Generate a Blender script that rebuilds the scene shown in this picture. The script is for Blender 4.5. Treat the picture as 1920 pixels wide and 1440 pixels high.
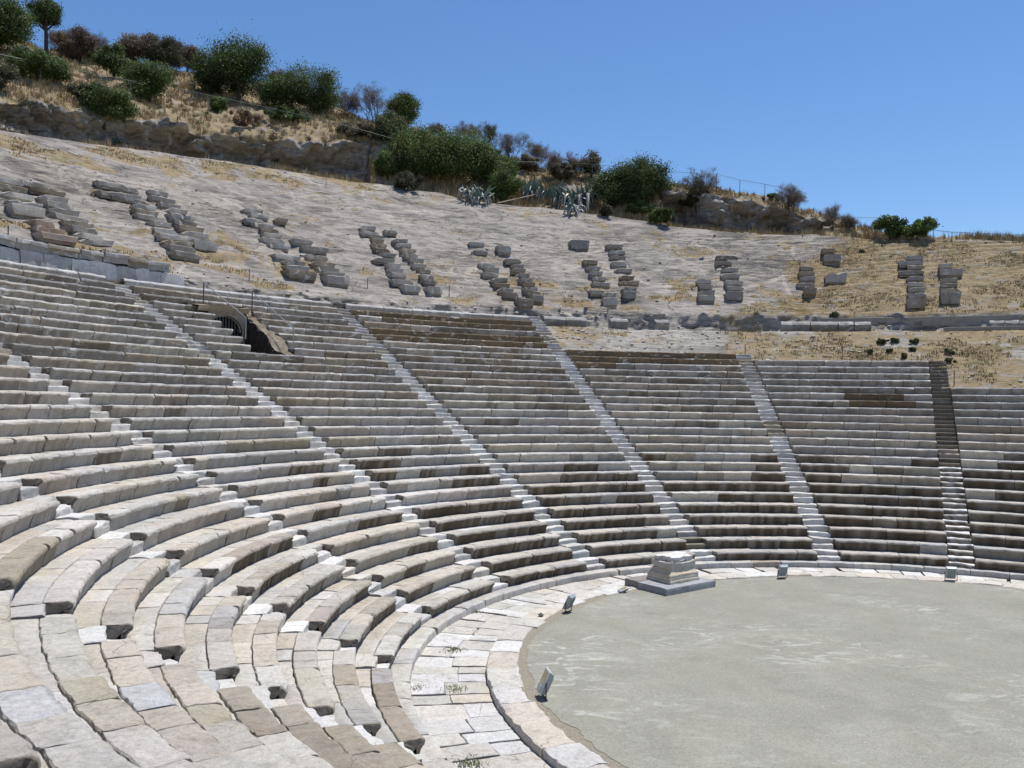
import bpy, math, random
import numpy as np
from mathutils import Vector, Matrix
from mathutils.bvhtree import BVHTree

for o in list(bpy.data.objects): bpy.data.objects.remove(o)
SC = bpy.context.scene
COL = SC.collection
PI = math.pi

# ---------------------------------------------------------------- camera
FPX, PITCH, ROLL = 1663.16, 0.022738, 0.01755          # focal length in pixels of a 1920 wide frame
CAM = np.array([-12.299, -21.631, 6.258])
_fw = np.array([0, math.cos(PITCH), math.sin(PITCH)])
_up = np.array([0, -math.sin(PITCH), math.cos(PITCH)])
_ri = np.array([1.0, 0, 0])
RI = _ri*math.cos(ROLL) + _up*math.sin(ROLL)
UP = -_ri*math.sin(ROLL) + _up*math.cos(ROLL)
FW = _fw
cd = bpy.data.cameras.new('camera'); cam = bpy.data.objects.new('camera', cd); COL.objects.link(cam)
cd.sensor_width = 36.0; cd.lens = FPX/1920*36.0; cd.clip_start = 0.1; cd.clip_end = 5000
M = Matrix.Identity(4)
for i in range(3):
    M[i][0] = RI[i]; M[i][1] = UP[i]; M[i][2] = -FW[i]; M[i][3] = CAM[i]
cam.matrix_world = M
SC.camera = cam

# ---------------------------------------------------------------- light
SUN_EL, SUN_AZ = math.radians(72), math.radians(40)    # azimuth counted from +X towards +Y
w = bpy.data.worlds.new('World'); SC.world = w; w.use_nodes = True
nt = w.node_tree; bg = nt.nodes['Background']
sky = nt.nodes.new('ShaderNodeTexSky'); sky.sky_type = 'NISHITA'; sky.sun_disc = False
sky.sun_elevation = SUN_EL; sky.sun_rotation = PI/2 - SUN_AZ
sky.air_density = 1.0; sky.dust_density = 0.25; sky.ozone_density = 4.0; sky.altitude = 0
hs = nt.nodes.new('ShaderNodeHueSaturation'); hs.inputs['Saturation'].default_value = 1.17; hs.inputs['Hue'].default_value = 0.504; hs.inputs['Value'].default_value = 0.91
nt.links.new(sky.outputs[0], hs.inputs['Color']); nt.links.new(hs.outputs[0], bg.inputs[0]); bg.inputs[1].default_value = 0.115
sl = bpy.data.lights.new('sun', 'SUN'); sl.energy = 4.0; sl.angle = math.radians(0.53); sl.color = (1, 0.955, 0.89)
so = bpy.data.objects.new('sun', sl); COL.objects.link(so)
sd = Vector((math.cos(SUN_EL)*math.cos(SUN_AZ), math.cos(SUN_EL)*math.sin(SUN_AZ), math.sin(SUN_EL)))
so.rotation_euler = sd.to_track_quat('Z', 'Y').to_euler(); so.location = sd*80
SC.view_settings.view_transform = 'Standard'; SC.view_settings.look = 'None'
SC.view_settings.exposure = 0.38; SC.view_settings.gamma = 1.0

# ---------------------------------------------------------------- helpers
rng = np.random.default_rng(7)
random.seed(7)

def hash3(i, j, k, s):
    n = (i*374761393 + j*668265263 + k*2147483647 + s*144665) & 0xffffffff
    n = ((n ^ (n >> 13))*1274126177) & 0xffffffff
    n = (n ^ (n >> 16)) & 0xffffffff
    return n.astype(np.float64)/4294967295.0

def vnoise(P, freq, seed=0):
    Q = np.asarray(P, float)*freq
    F = np.floor(Q); f = Q-F; f = f*f*(3-2*f); I = F.astype(np.int64)
    out = 0
    for a in (0, 1):
        wa = f[..., 0] if a else 1-f[..., 0]
        for b in (0, 1):
            wb = f[..., 1] if b else 1-f[..., 1]
            for c in (0, 1):
                wc = f[..., 2] if c else 1-f[..., 2]
                out = out + wa*wb*wc*hash3(I[..., 0]+a, I[..., 1]+b, I[..., 2]+c, seed)
    return out*2-1

def fbm(P, freq, octv=4, seed=0, gain=0.5):
    s = 0; a = 1.0
    for o in range(octv):
        s = s + a*vnoise(P, freq*2**o, seed+o*17); a *= gain
    return s

class MB:
    """collects vertices, faces and a colour per vertex; builds ONE mesh object"""
    def __init__(s): s.v = []; s.f = []; s.c = []; s.n = 0
    def add(s, V, F, C=None):
        V = np.asarray(V, float).reshape(-1, 3)
        s.v.append(V)
        if C is None: C = (0.5, 0.5, 0.5)
        C = np.asarray(C, float)
        if C.ndim == 1: C = np.repeat(C[None, :3], len(V), 0)
        s.c.append(C[:, :3])
        for f in F:
            f = np.asarray(f)
            s.f.append(f + s.n)
        s.n += len(V)
    def build(s, name, mat, parent=None, smooth=False):
        me = bpy.data.meshes.new(name)
        V = np.concatenate(s.v); Cc = np.concatenate(s.c)
        me.vertices.add(len(V)); me.vertices.foreach_set('co', V.ravel().astype(np.float32))
        loops = []; starts = []; tot = 0
        for f in s.f:
            f = np.atleast_2d(f); k = f.shape[1]
            loops.append(f.ravel()); starts.append(tot + np.arange(len(f))*k); tot += f.size
        L = np.concatenate(loops); S = np.concatenate(starts)
        me.loops.add(len(L)); me.loops.foreach_set('vertex_index', L.astype(np.int32))
        me.polygons.add(len(S)); me.polygons.foreach_set('loop_start', S.astype(np.int32))
        me.update(calc_edges=True); me.validate()
        ca = me.color_attributes.new('Col', 'FLOAT_COLOR', 'POINT')
        C4 = np.concatenate([Cc, np.ones((len(Cc), 1))], 1)
        ca.data.foreach_set('color', C4.ravel().astype(np.float32))
        me.polygons.foreach_set('use_smooth', np.ones(len(me.polygons), bool))
        if not smooth: me.set_sharp_from_angle(angle=math.radians(27))
        me.materials.append(mat)
        o = bpy.data.objects.new(name, me); COL.objects.link(o)
        if parent: o.parent = parent
        return o

def tag(o, label=None, cat=None, group=None, kind=None):
    if label: o['label'] = label
    if cat: o['category'] = cat
    if group: o['group'] = group
    if kind: o['kind'] = kind
    return o

def empty(name, loc, rz=0, label=None, cat=None, group=None):
    o = bpy.data.objects.new(name, None); COL.objects.link(o)
    o.location = loc; o.rotation_euler = (0, 0, rz); o.empty_display_size = 0.2
    return tag(o, label, cat, group)

def local(obj, parent):
    """keep an object's world vertices when parented to an unscaled parent"""
    obj.parent = parent
    obj.matrix_parent_inverse = Matrix.LocRotScale(parent.location, parent.rotation_euler, None).inverted()
    return obj

def pix_dir(px, py):
    d = FW + RI*(px-960)/FPX + UP*(720-py)/FPX
    return d
def ray_z(px, py, z):
    d = pix_dir(px, py); t = (z-CAM[2])/d[2]; return CAM + t*d

# ---------------------------------------------------------------- materials
def newmat(name, rough=0.9, spec=0.25):
    m = bpy.data.materials.new(name); m.use_nodes = True
    b = m.node_tree.nodes['Principled BSDF']
    b.inputs['Roughness'].default_value = rough
    b.inputs['Specular IOR Level'].default_value = spec
    return m, m.node_tree, b
def nd(t, kind, **kw):
    n = t.nodes.new(kind)
    for k, v in kw.items():
        if k in ('operation', 'blend_type', 'data_type', 'feature', 'noise_dimensions', 'attribute_name', 'interpolation', 'wave_type', 'bands_direction'): setattr(n, k, v)
        else: n.inputs[k].default_value = v
    return n
def noise(t, co, scale, detail=4, rough=0.55, dist=0.0):
    n = nd(t, 'ShaderNodeTexNoise', Scale=scale, Detail=detail, Roughness=rough, Distortion=dist)
    t.links.new(co, n.inputs['Vector']); return n.outputs['Fac']
def ramp(t, fac, stops):
    r = t.nodes.new('ShaderNodeValToRGB'); e = r.color_ramp.elements
    while len(e) < len(stops): e.new(0.5)
    for q, (p, c) in zip(e, stops):
        q.position = p; q.color = (c, c, c, 1) if np.isscalar(c) else (*c, 1)
    t.links.new(fac, r.inputs[0]); return r.outputs[0]
def mix(t, a, b, fac, mode='MIX'):
    n = t.nodes.new('ShaderNodeMix'); n.data_type = 'RGBA'; n.blend_type = mode
    for sock, v in ((0, fac), (6, a), (7, b)):
        if isinstance(v, (int, float)): n.inputs[sock].default_value = v
        elif isinstance(v, tuple): n.inputs[sock].default_value = (*v, 1)
        else: t.links.new(v, n.inputs[sock])
    return n.outputs[2]
def bump(t, b, h, strength, dist=0.02, prev=None):
    n = t.nodes.new('ShaderNodeBump'); n.inputs['Strength'].default_value = strength
    n.inputs['Distance'].default_value = dist
    t.links.new(h, n.inputs['Height'])
    if prev is not None: t.links.new(prev, n.inputs['Normal'])
    t.links.new(n.outputs[0], b.inputs['Normal']); return n.outputs[0]
def objco(t, scale=(1, 1, 1)):
    c = t.nodes.new('ShaderNodeTexCoord'); m = t.nodes.new('ShaderNodeMapping')
    m.inputs['Scale'].default_value = scale
    t.links.new(c.outputs['Object'], m.inputs[0]); return m.outputs[0]
def attr(t, name='Col'):
    a = t.nodes.new('ShaderNodeAttribute'); a.attribute_name = name; return a.outputs['Color']

def noise_color(t, co, scale):
    n = nd(t, 'ShaderNodeTexNoise', Scale=scale, Detail=3); t.links.new(co, n.inputs['Vector']); return n.outputs['Color']

def stone_material(name, contrast=1.0):
    m, t, b = newmat(name, 0.9, 0.25)
    co = objco(t)
    base = attr(t)
    n1 = ramp(t, noise(t, co, 1.9, 8, 0.7, 0.6), [(0.30, 0.66), (0.47, 0.98), (0.56, 1.03), (0.74, 1.18)])
    c = mix(t, base, n1, 0.85*contrast, 'MULTIPLY')
    pink = ramp(t, noise(t, co, 3.1, 5, 0.6, 0.4), [(0.42, 0.0), (0.7, 0.40)])
    c = mix(t, c, (0.52, 0.41, 0.31), pink, 'SOFT_LIGHT')
    # fine veining, pits and crusts
    n2 = ramp(t, noise(t, objco(t, (1, 1, 2.2)), 17, 9, 0.85), [(0.34, 0.45), (0.46, 0.93), (0.56, 1.04), (0.72, 1.3)])
    c = mix(t, c, n2, 0.75, 'MULTIPLY')
    n4 = ramp(t, noise(t, co, 75, 4, 0.8), [(0.3, 0.7), (0.5, 1.0), (0.7, 1.2)])
    c = mix(t, c, n4, 0.6, 'MULTIPLY')
    lich = ramp(t, noise(t, co, 7, 10, 0.8, 0.3), [(0.54, 0.0), (0.62, 0.75)])
    lich2 = ramp(t, noise(t, co, 0.8, 4, 0.6), [(0.47, 0.0), (0.62, 0.75)])
    lf = t.nodes.new('ShaderNodeMath'); lf.operation = 'MULTIPLY'
    t.links.new(lich, lf.inputs[0]); t.links.new(lich2, lf.inputs[1])
    c = mix(t, c, (0.20, 0.18, 0.155), lf.outputs[0])
    v2 = t.nodes.new('ShaderNodeTexVoronoi'); v2.feature = 'DISTANCE_TO_EDGE'; v2.inputs['Scale'].default_value = 1.3
    t.links.new(mix(t, co, noise_color(t, co, 2.2), 0.25), v2.inputs['Vector'])
    ckm = ramp(t, v2.outputs['Distance'], [(0.0, 0.75), (0.010, 0.0)])
    cgm = ramp(t, noise(t, co, 0.9, 3, 0.5), [(0.50, 0.0), (0.58, 1.0)])
    cm_ = t.nodes.new('ShaderNodeMath'); cm_.operation = 'MULTIPLY'
    t.links.new(ckm, cm_.inputs[0]); t.links.new(cgm, cm_.inputs[1])
    c = mix(t, c, (0.16, 0.13, 0.10), cm_.outputs[0])
    pit = ramp(t, noise(t, co, 30, 3, 0.6), [(0.27, 0.75), (0.33, 0.0)])
    c = mix(t, c, (0.17, 0.145, 0.115), pit)
    zs = t.nodes.new('ShaderNodeSeparateXYZ'); t.links.new(co, zs.inputs[0])
    zm = t.nodes.new('ShaderNodeMapRange'); zm.inputs[1].default_value = 6.3; zm.inputs[2].default_value = 8.0
    t.links.new(zs.outputs[2], zm.inputs[0])
    brk = ramp(t, noise(t, objco(t, (.8, .8, 1.4)), 1.35, 6, 0.6, 1.8), [(0.585, 0.0), (0.60, 0.7)])
    bm = t.nodes.new('ShaderNodeMath'); bm.operation = 'MULTIPLY'
    t.links.new(brk, bm.inputs[0]); t.links.new(zm.outputs[0], bm.inputs[1])
    c = mix(t, c, mix(t, (0.36, 0.37, 0.38), (0.66, 0.65, 0.62), ramp(t, noise(t, co, 6, 6, 0.7), [(0.4, 0.0), (0.6, 1.0)])), bm.outputs[0])
    # rain streaks down the upright faces
    stk = ramp(t, noise(t, objco(t, (9, 9, 0.8)), 1.0, 5, 0.7), [(0.35, 0.72), (0.55, 1.0), (0.7, 1.12)])
    c = mix(t, c, stk, 0.45*contrast, 'MULTIPLY')
    t.links.new(c, b.inputs['Base Color'])
    h1 = noise(t, objco(t, (1, 1, 2)), 8, 10, 0.8, 0.5)
    n_ = bump(t, b, h1, 0.9, 0.05)
    bump(t, b, noise(t, co, 55, 5, 0.75), 0.6, 0.012, n_)
    return m
M_STONE = stone_material('weathered_limestone')
M_MARBLE = stone_material('marble', 0.6)

def rock_material():
    m, t, b = newmat('slope_rock', 0.95, 0.2)
    co = objco(t)
    base = attr(t)
    a2 = t.nodes.new('ShaderNodeAttribute'); a2.attribute_name = 'grass'
    gr = a2.outputs['Fac']
    st = noise(t, objco(t, (0.30, 0.30, 2.8)), 1.2, 12, 0.74, 1.1)
    n1 = ramp(t, st, [(0.36, 0.34), (0.45, 0.80), (0.53, 1.08), (0.66, 1.42)])
    c = mix(t, base, n1, 0.95, 'MULTIPLY')
    n3 = ramp(t, noise(t, co, 0.20, 5, 0.6), [(0.35, 0.72), (0.65, 1.18)])
    c = mix(t, c, n3, 1.0, 'MULTIPLY')
    big = ramp(t, noise(t, objco(t, (.6, .6, 2)), 0.6, 7, 0.65, 0.8), [(0.47, 0.0), (0.57, 0.7)])
    c = mix(t, c, (0.44, 0.40, 0.345), big)
    dk = ramp(t, noise(t, objco(t, (.7, .7, 2)), 1.1, 10, 0.75, 0.5), [(0.33, 0.85), (0.48, 0.0)])
    c = mix(t, c, (0.13, 0.12, 0.11), dk)
    n2 = ramp(t, noise(t, objco(t, (1, 1, 2)), 6, 9, 0.85), [(0.33, 0.6), (0.5, 1.0), (0.75, 1.25)])
    c = mix(t, c, n2, 0.55, 'MULTIPLY')
    # pale mineral veins
    v = t.nodes.new('ShaderNodeTexVoronoi'); v.feature = 'DISTANCE_TO_EDGE'; v.inputs['Scale'].default_value = 0.17
    wv = mix(t, co, noise_color(t, co, 0.9), 0.22); t.links.new(wv, v.inputs['Vector'])
    vm = ramp(t, v.outputs['Distance'], [(0.0, 1.0), (0.012, 0.8), (0.02, 0.0)])
    vg = ramp(t, noise(t, co, 0.2, 2, 0.5), [(0.5, 0.0), (0.6, 0.8)])
    mm = t.nodes.new('ShaderNodeMath'); mm.operation = 'MULTIPLY'
    t.links.new(vm, mm.inputs[0]); t.links.new(vg, mm.inputs[1])
    c = mix(t, c, (0.52, 0.46, 0.38), mm.outputs[0])
    # cracks
    v2 = t.nodes.new('ShaderNodeTexVoronoi'); v2.feature = 'DISTANCE_TO_EDGE'; v2.inputs['Scale'].default_value = 0.8
    wv2 = mix(t, objco(t, (0.5, 0.5, 1.8)), noise_color(t, co, 1.5), 0.3); t.links.new(wv2, v2.inputs['Vector'])
    ck = ramp(t, v2.outputs['Distance'], [(0.0, 0.35), (0.018, 1.0)])
    cg = ramp(t, noise(t, co, 0.5, 3, 0.5), [(0.42, 0.0), (0.55, 1.0)])
    c = mix(t, c, mix(t, (1.0, 1.0, 1.0), ck, cg), 1.0, 'MULTIPLY')
    # dry earth and grass ground
    e1 = mix(t, (0.25, 0.19, 0.11), (0.38, 0.30, 0.18), ramp(t, noise(t, co, 3, 7, 0.7), [(0.35, 0.0), (0.65, 1.0)]))
    e1 = mix(t, e1, (0.14, 0.14, 0.06), ramp(t, noise(t, co, 0.45, 6, 0.7), [(0.50, 0.0), (0.66, 0.75)]))
    e1 = mix(t, e1, (0.26, 0.17, 0.09), ramp(t, noise(t, co, 0.9, 6, 0.7, 0.5), [(0.52, 0.0), (0.68, 0.7)]))
    e1 = mix(t, e1, (0.33, 0.305, 0.27), ramp(t, noise(t, objco(t, (1, 1, 2)), 0.7, 8, 0.75, .6), [(0.54, 0.0), (0.60, 0.85)]))
    gm = t.nodes.new('ShaderNodeMath'); gm.operation = 'ADD'
    nn = ramp(t, noise(t, co, 1.1, 7, 0.75), [(0.25, 0.0), (0.75, 1.0)])
    t.links.new(gr, gm.inputs[0]); t.links.new(nn, gm.inputs[1])
    gf = ramp(t, gm.outputs[0], [(0.86, 0.0), (1.02, 1.0)])
    c = mix(t, c, e1, gf)
    t.links.new(c, b.inputs['Base Color'])
    h = mix(t, st, noise(t, co, 3, 8, 0.72, 0.3), 0.35)
    bump(t, b, h, 0.9, 0.40)
    return m
M_ROCK = rock_material()

def gravel_material():
    m, t, b = newmat('packed_gravel', 0.95, 0.2)
    co = objco(t)
    c = mix(t, (0.240, 0.237, 0.194), (0.290, 0.285, 0.236), ramp(t, noise(t, co, 0.5, 6, 0.6, 0.3), [(0.35, 0.0), (0.68, 1.0)]))
    sp = ramp(t, noise(t, co, 34, 5, 0.8), [(0.32, 0.55), (0.5, 1.0), (0.7, 1.4)])
    c = mix(t, c, sp, 0.9, 'MULTIPLY')
    sp = ramp(t, noise(t, co, 13, 5, 0.8), [(0.3, 0.8), (0.5, 1.0), (0.72, 1.15)])
    c = mix(t, c, sp, 0.8, 'MULTIPLY')
    c = mix(t, c, (0.26, 0.245, 0.165), ramp(t, noise(t, co, 0.35, 7, 0.7, 0.8), [(0.50, 0.0), (0.68, 0.28)]))
    c = mix(t, c, (0.19, 0.185, 0.155), ramp(t, noise(t, co, 0.8, 8, 0.75, 0.4), [(0.52, 0.0), (0.68, 0.5)]))
    c = mix(t, c, (0.50, 0.49, 0.46), ramp(t, noise(t, co, 9, 2, 0.5), [(0.74, 0.0), (0.77, 0.8)]))
    c = mix(t, c, (0.10, 0.10, 0.09), ramp(t, noise(t, co, 21, 2, 0.5), [(0.26, 0.7), (0.30, 0.0)]))
    sm = noise(t, objco(t, (0.8, 1.5, 1)), 1.1, 9, 0.76, 1.9)
    sm2 = ramp(t, noise(t, co, 0.22, 3, 0.5), [(0.45, 0.0), (0.62, 1.0)])
    mm = t.nodes.new('ShaderNodeMath'); mm.operation = 'MULTIPLY'
    t.links.new(ramp(t, sm, [(0.51, 0.0), (0.64, 1.0)]), mm.inputs[0]); t.links.new(sm2, mm.inputs[1])
    c = mix(t, c, (0.44, 0.43, 0.39), mm.outputs[0])
    t.links.new(c, b.inputs['Base Color'])
    bump(t, b, noise(t, co, 60, 4, 0.7), 0.35, 0.01)
    return m
M_GRAVEL = gravel_material()

def soil_material(name, c1, c2, sc=6):
    m, t, b = newmat(name, 0.97, 0.15)
    co = objco(t)
    c = mix(t, c1, c2, ramp(t, noise(t, co, sc, 8, 0.75), [(0.35, 0.0), (0.65, 1.0)]))
    c = mix(t, c, ramp(t, noise(t, co, 40, 4, 0.8), [(0.3, 0.5), (0.6, 1.15)]), 0.8, 'MULTIPLY')
    t.links.new(c, b.inputs['Base Color'])
    bump(t, b, noise(t, co, 30, 6, 0.8), 0.8, 0.03)
    return m
M_SOIL = soil_material('joint_soil', (0.16, 0.125, 0.09), (0.30, 0.24, 0.17))
M_SHADED_MASONRY = soil_material('shaded_masonry', (0.025, 0.022, 0.02), (0.085, 0.075, 0.062), 4)  # near-black albedo: the tunnel's shade is put into the stone colour
M_PEBBLE = soil_material('pebble_margin', (0.20, 0.18, 0.14), (0.37, 0.33, 0.26), 22)
M_CONCRETE = soil_material('concrete', (0.30, 0.28, 0.24), (0.38, 0.355, 0.31), 2)

def vcol_material(name, rough=0.8, spec=0.2, trans=0.0, var=0.35, sc=3.0):
    m, t, b = newmat(name, rough, spec)
    co = objco(t)
    n = ramp(t, noise(t, co, sc, 4, 0.6), [(0.3, 1-var), (0.7, 1+var)])
    c = mix(t, attr(t), n, 1.0, 'MULTIPLY')
    t.links.new(c, b.inputs['Base Color'])
    return m
M_LEAF = vcol_material('foliage', 0.6, 0.3)
def add_translucency(m, f):
    t = m.node_tree; b = t.nodes['Principled BSDF']; o = t.nodes['Material Output']
    tr = t.nodes.new('ShaderNodeBsdfTranslucent'); mx = t.nodes.new('ShaderNodeMixShader'); mx.inputs[0].default_value = f
    src = b.inputs['Base Color'].links[0].from_socket; t.links.new(src, tr.inputs['Color'])
    t.links.new(b.outputs[0], mx.inputs[1]); t.links.new(tr.outputs[0], mx.inputs[2]); t.links.new(mx.outputs[0], o.inputs['Surface'])
add_translucency(M_LEAF, .38)
M_BARK = vcol_material('bark', 0.95, 0.1, sc=8)
M_GRASS = vcol_material('dry_grass_blades', 0.8, 0.15, var=0.25, sc=1.0)
M_AGAVE = vcol_material('agave_leaf', 0.5, 0.4, var=0.15)
def plain(name, col, rough=0.5, metal=0.0, spec=0.5):
    m, t, b = newmat(name, rough, spec)
    co = objco(t)
    c = mix(t, col, ramp(t, noise(t, co, 14, 4, 0.6), [(0.3, 0.8), (0.7, 1.12)]), 0.8, 'MULTIPLY')
    t.links.new(c, b.inputs['Base Color']); b.inputs['Metallic'].default_value = metal
    return m
M_STEEL = plain('galvanised_steel', (0.36, 0.37, 0.38), 0.4, 0.6)
M_DARKSTEEL = plain('weathered_steel', (0.13, 0.12, 0.115), 0.6, 0.5)
M_FENCE = plain('painted_fence_steel', (0.13, 0.17, 0.15), 0.6, 0.2)
M_CASE = plain('lamp_casing', (0.34, 0.39, 0.40), 0.45, 0.1)
M_CASEW = plain('lamp_frame', (0.60, 0.62, 0.62), 0.45, 0.1)
M_GLASS = plain('lamp_glass', (0.40, 0.32, 0.16), 0.12, 0.0)
M_BLACK = plain('lamp_bracket', (0.03, 0.03, 0.032), 0.6)

# ---------------------------------------------------------------- theatre geometry
ROWS_DR = np.interp(np.arange(1, 34), [1, 2, 3, 4, 5, 6, 8, 10, 12, 14, 17, 20, 23, 33], [-.09, -.066, -.06, -.04, -.01, .02, .048, .065, .06, .02, 0, -.01, -.012, -.01])
ROWS_DZ = np.interp(np.arange(1, 34), [1, 5, 8, 10, 13, 16, 19, 22, 33], [.003, -.003, .03, .025, .008, -.012, -.025, 0, 0])
def R(k): return 15.042 + 0.77273*(k-1) + ROWS_DR[k-1]
def Z(k): return 0.4*k + ROWS_DZ[k-1]
AISLE = {'Y': 227.7, 'Z': 205.42, 'A': 185.56, 'B': 166.15, 'C': 146.64, 'D': 126.87, 'E': 106.79, 'F': 86.63, 'G': 67.44, 'H': 47.9}
AW = 0.96                                              # stairway width
NAMES = ['Y', 'Z', 'A', 'B', 'C', 'D', 'E', 'F', 'G', 'H']
TOPROW = {'X': 30, 'Y': 30, 'Z': 30, 'A': 30, 'B': 30, 'C': 30, 'D': 30, 'E': 24, 'F': 23, 'G': 19}

def sector(mb, r_ref, prof, th0, th1, ztop, col, stain_shade, seg, chip=0.0, jit=0.006, gap=0.005, tilt=0.004, ends=(0, 0), joint=0.70):
    """one stone: a profile of (dr, dz) swept from angle th0 to th1 (radians, th0<th1) with closed ends"""
    prof = np.asarray(prof, float); m = len(prof)
    g = (gap*(0.4+1.3*rng.random()))/r_ref
    th0 += g; th1 -= g
    L = (th1-th0)*r_ref
    if L < 0.05: return
    n = max(2, int(round(L/seg)))
    e = min(0.015, 0.2*L)/r_ref
    ths = np.concatenate([[th0, th0+e], np.linspace(th0, th1, n+1)[1:-1], [th1-e, th1]])
    k = len(ths)
    rr = r_ref + prof[:, 0][None, :]*np.ones((k, 1)); zz = ztop + prof[:, 1][None, :]*np.ones((k, 1))
    # softened ends
    cen = prof[:, 0].mean()
    for i in (0, -1):
        rr[i] += np.sign(cen-prof[:, 0])*0.008; zz[i] -= 0.008*(prof[:, 1] > -0.05)
    T = ths[:, None]*np.ones((1, m))
    # chipped corner at the nose
    if chip > 0:
        for side in (0, 1):
            if rng.random() < chip:
                cw = rng.uniform(0.05, 0.22); cdp = rng.uniform(0.02, 0.08)
                d = np.abs(ths - (th0 if side == 0 else th1))*r_ref
                q = np.clip(1-d/cw, 0, 1)[:, None]
                top = (prof[:, 1] > -0.12)[None, :]*(prof[:, 0] < 0.16)[None, :]
                rr += q*top*cdp*0.9; zz -= q*top*cdp*0.6*(prof[:, 0] < 0.05)[None, :]
        if rng.random() < chip*0.8:
            c0 = rng.uniform(th0, th1); cw = rng.uniform(0.05, 0.2); cdp = rng.uniform(0.015, 0.05)
            q = np.clip(1-np.abs(ths-c0)*r_ref/cw, 0, 1)[:, None]
            top = (prof[:, 1] > -0.1)[None, :]*(prof[:, 0] < 0.06)[None, :]
            rr += q*top*cdp; zz -= q*top*cdp*0.5
    tl = rng.normal(0, tilt, 3)
    zz += tl[0] + tl[1]*(T-(th0+th1)/2)*r_ref/max(L, .3)*2
    rr += tl[2]
    V = np.stack([rr*np.cos(T), rr*np.sin(T), zz], -1)
    if jit > 0:
        nn = fbm(V, 4.0, 4, 3, .6)[..., None]*np.array([1, 1, 0.9])*jit*1.5 + (rng.random(V.shape)-.5)*jit*1.5*np.array([1, 1, .7])
        V = V + nn
    face = (prof[:, 1] < -0.065) & (prof[:, 0] < 0.2)
    nose = (prof[:, 1] >= -0.065) & (prof[:, 0] < 0.05)
    tr = ~(face | nose)
    C = np.empty((k, m, 3)); C[:] = col
    f, ns, tt = stain_shade
    st = np.array([0.112, 0.087, 0.057]) if ztop < 4.2 else np.array([0.165, 0.145, 0.115])
    wv = (f*face + ns*nose + tt*tr)[None, :, None]
    wv = np.clip(wv*(0.75+0.5*rng.random((k, 1, 1))), 0, 1)
    C = C*(1-wv) + st*wv
    C[0] *= joint; C[-1] *= joint
    idx = np.arange(k*m).reshape(k, m)
    q = np.stack([idx[:-1, :-1], idx[:-1, 1:], idx[1:, 1:], idx[1:, :-1]], -1).reshape(-1, 4)
    mb.add(V.reshape(-1, 3), [q], C.reshape(-1, 3))
    for e_, i_ in ((0, 0), (1, -1)):
        W_ = V[i_]; base_ = W_.mean(0)
        if ends[e_]:      # rough unworked end of a bench
            r1_ = base_+(W_-base_)*0.93; ring2 = base_+(W_-base_)*0.5
            tdir = (V[0]-V[1] if e_ == 0 else V[-1]-V[-2]).mean(0); tdir /= np.linalg.norm(tdir)+1e-9
            ring2 = ring2+tdir*rng.normal(0, .015, (m, 1)); r1_ = r1_+tdir*rng.normal(.008, .012, (m, 1))
            VV = np.concatenate([W_, r1_, ring2, (base_+tdir*rng.normal(0, .01))[None]])
            i0 = np.arange(m-1)
            F1 = np.stack([i0, i0+m, i0+m+1, i0+1], -1); F2 = F1+m; F3 = np.stack([i0+2*m, np.full(m-1, 3*m), i0+2*m+1], -1)
            dk = np.array([.27, .24, .20]) if ends[e_] == 1 else np.array(col)*.75
            cc = dk*(rng.uniform(.6, 1.5, (3*m+1, 1))); cc[:m] = dk*1.5
            if e_ == 0: F1, F2, F3 = F1, F2, F3
            else: F1, F2, F3 = F1[:, ::-1], F2[:, ::-1], F3[:, ::-1]
            mb.add(VV, [F1, F2, F3], cc)
        else:
            mb.add(W_, [np.arange(m)[::-1][None] if e_ == 0 else np.arange(m)[None]], C[i_])

def bench_prof(D=0.46):
    o = rng.uniform(0.10, 0.135)
    return [(o+.02, -0.45), (o, -0.36), (o-.02, -0.26), (o-.045, -0.18), (0.03, -0.125), (0.002, -0.10), (0.0, -0.062), (0.012, -0.030), (0.040, -0.006), (0.085, 0.002), (0.2, 0.0), (0.34, 0.002), (D-.012, 0.0), (D, -0.02), (D, -.45)]
def slab_prof(D):
    return [(0, -.2), (0, -0.018), (0.012, 0.0), (D*0.33, 0.002), (D*0.66, 0.001), (D-.012, 0.0), (D, -.015), (D, -.2)]

PAL = {'slate': (0.31, 0.31, 0.30), 'cream': (0.60, 0.572, 0.515), 'warm': (0.59, 0.54, 0.465), 'grey': (0.52, 0.508, 0.482), 'blue': (0.495, 0.498, 0.485),
       'white': (0.66, 0.65, 0.62), 'tan': (0.46, 0.41, 0.30), 'umber': (0.42, 0.375, 0.305), 'plank': (0.19, 0.145, 0.09)}
def pick(ws):
    ks = list(ws); p = np.array([ws[k] for k in ks], float); p /= p.sum()
    c = np.array(PAL[ks[rng.choice(len(ks), p=p)]])
    return c*(1+rng.normal(0, 0.045))*(1+rng.normal(0, 0.008, 3))

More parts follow.
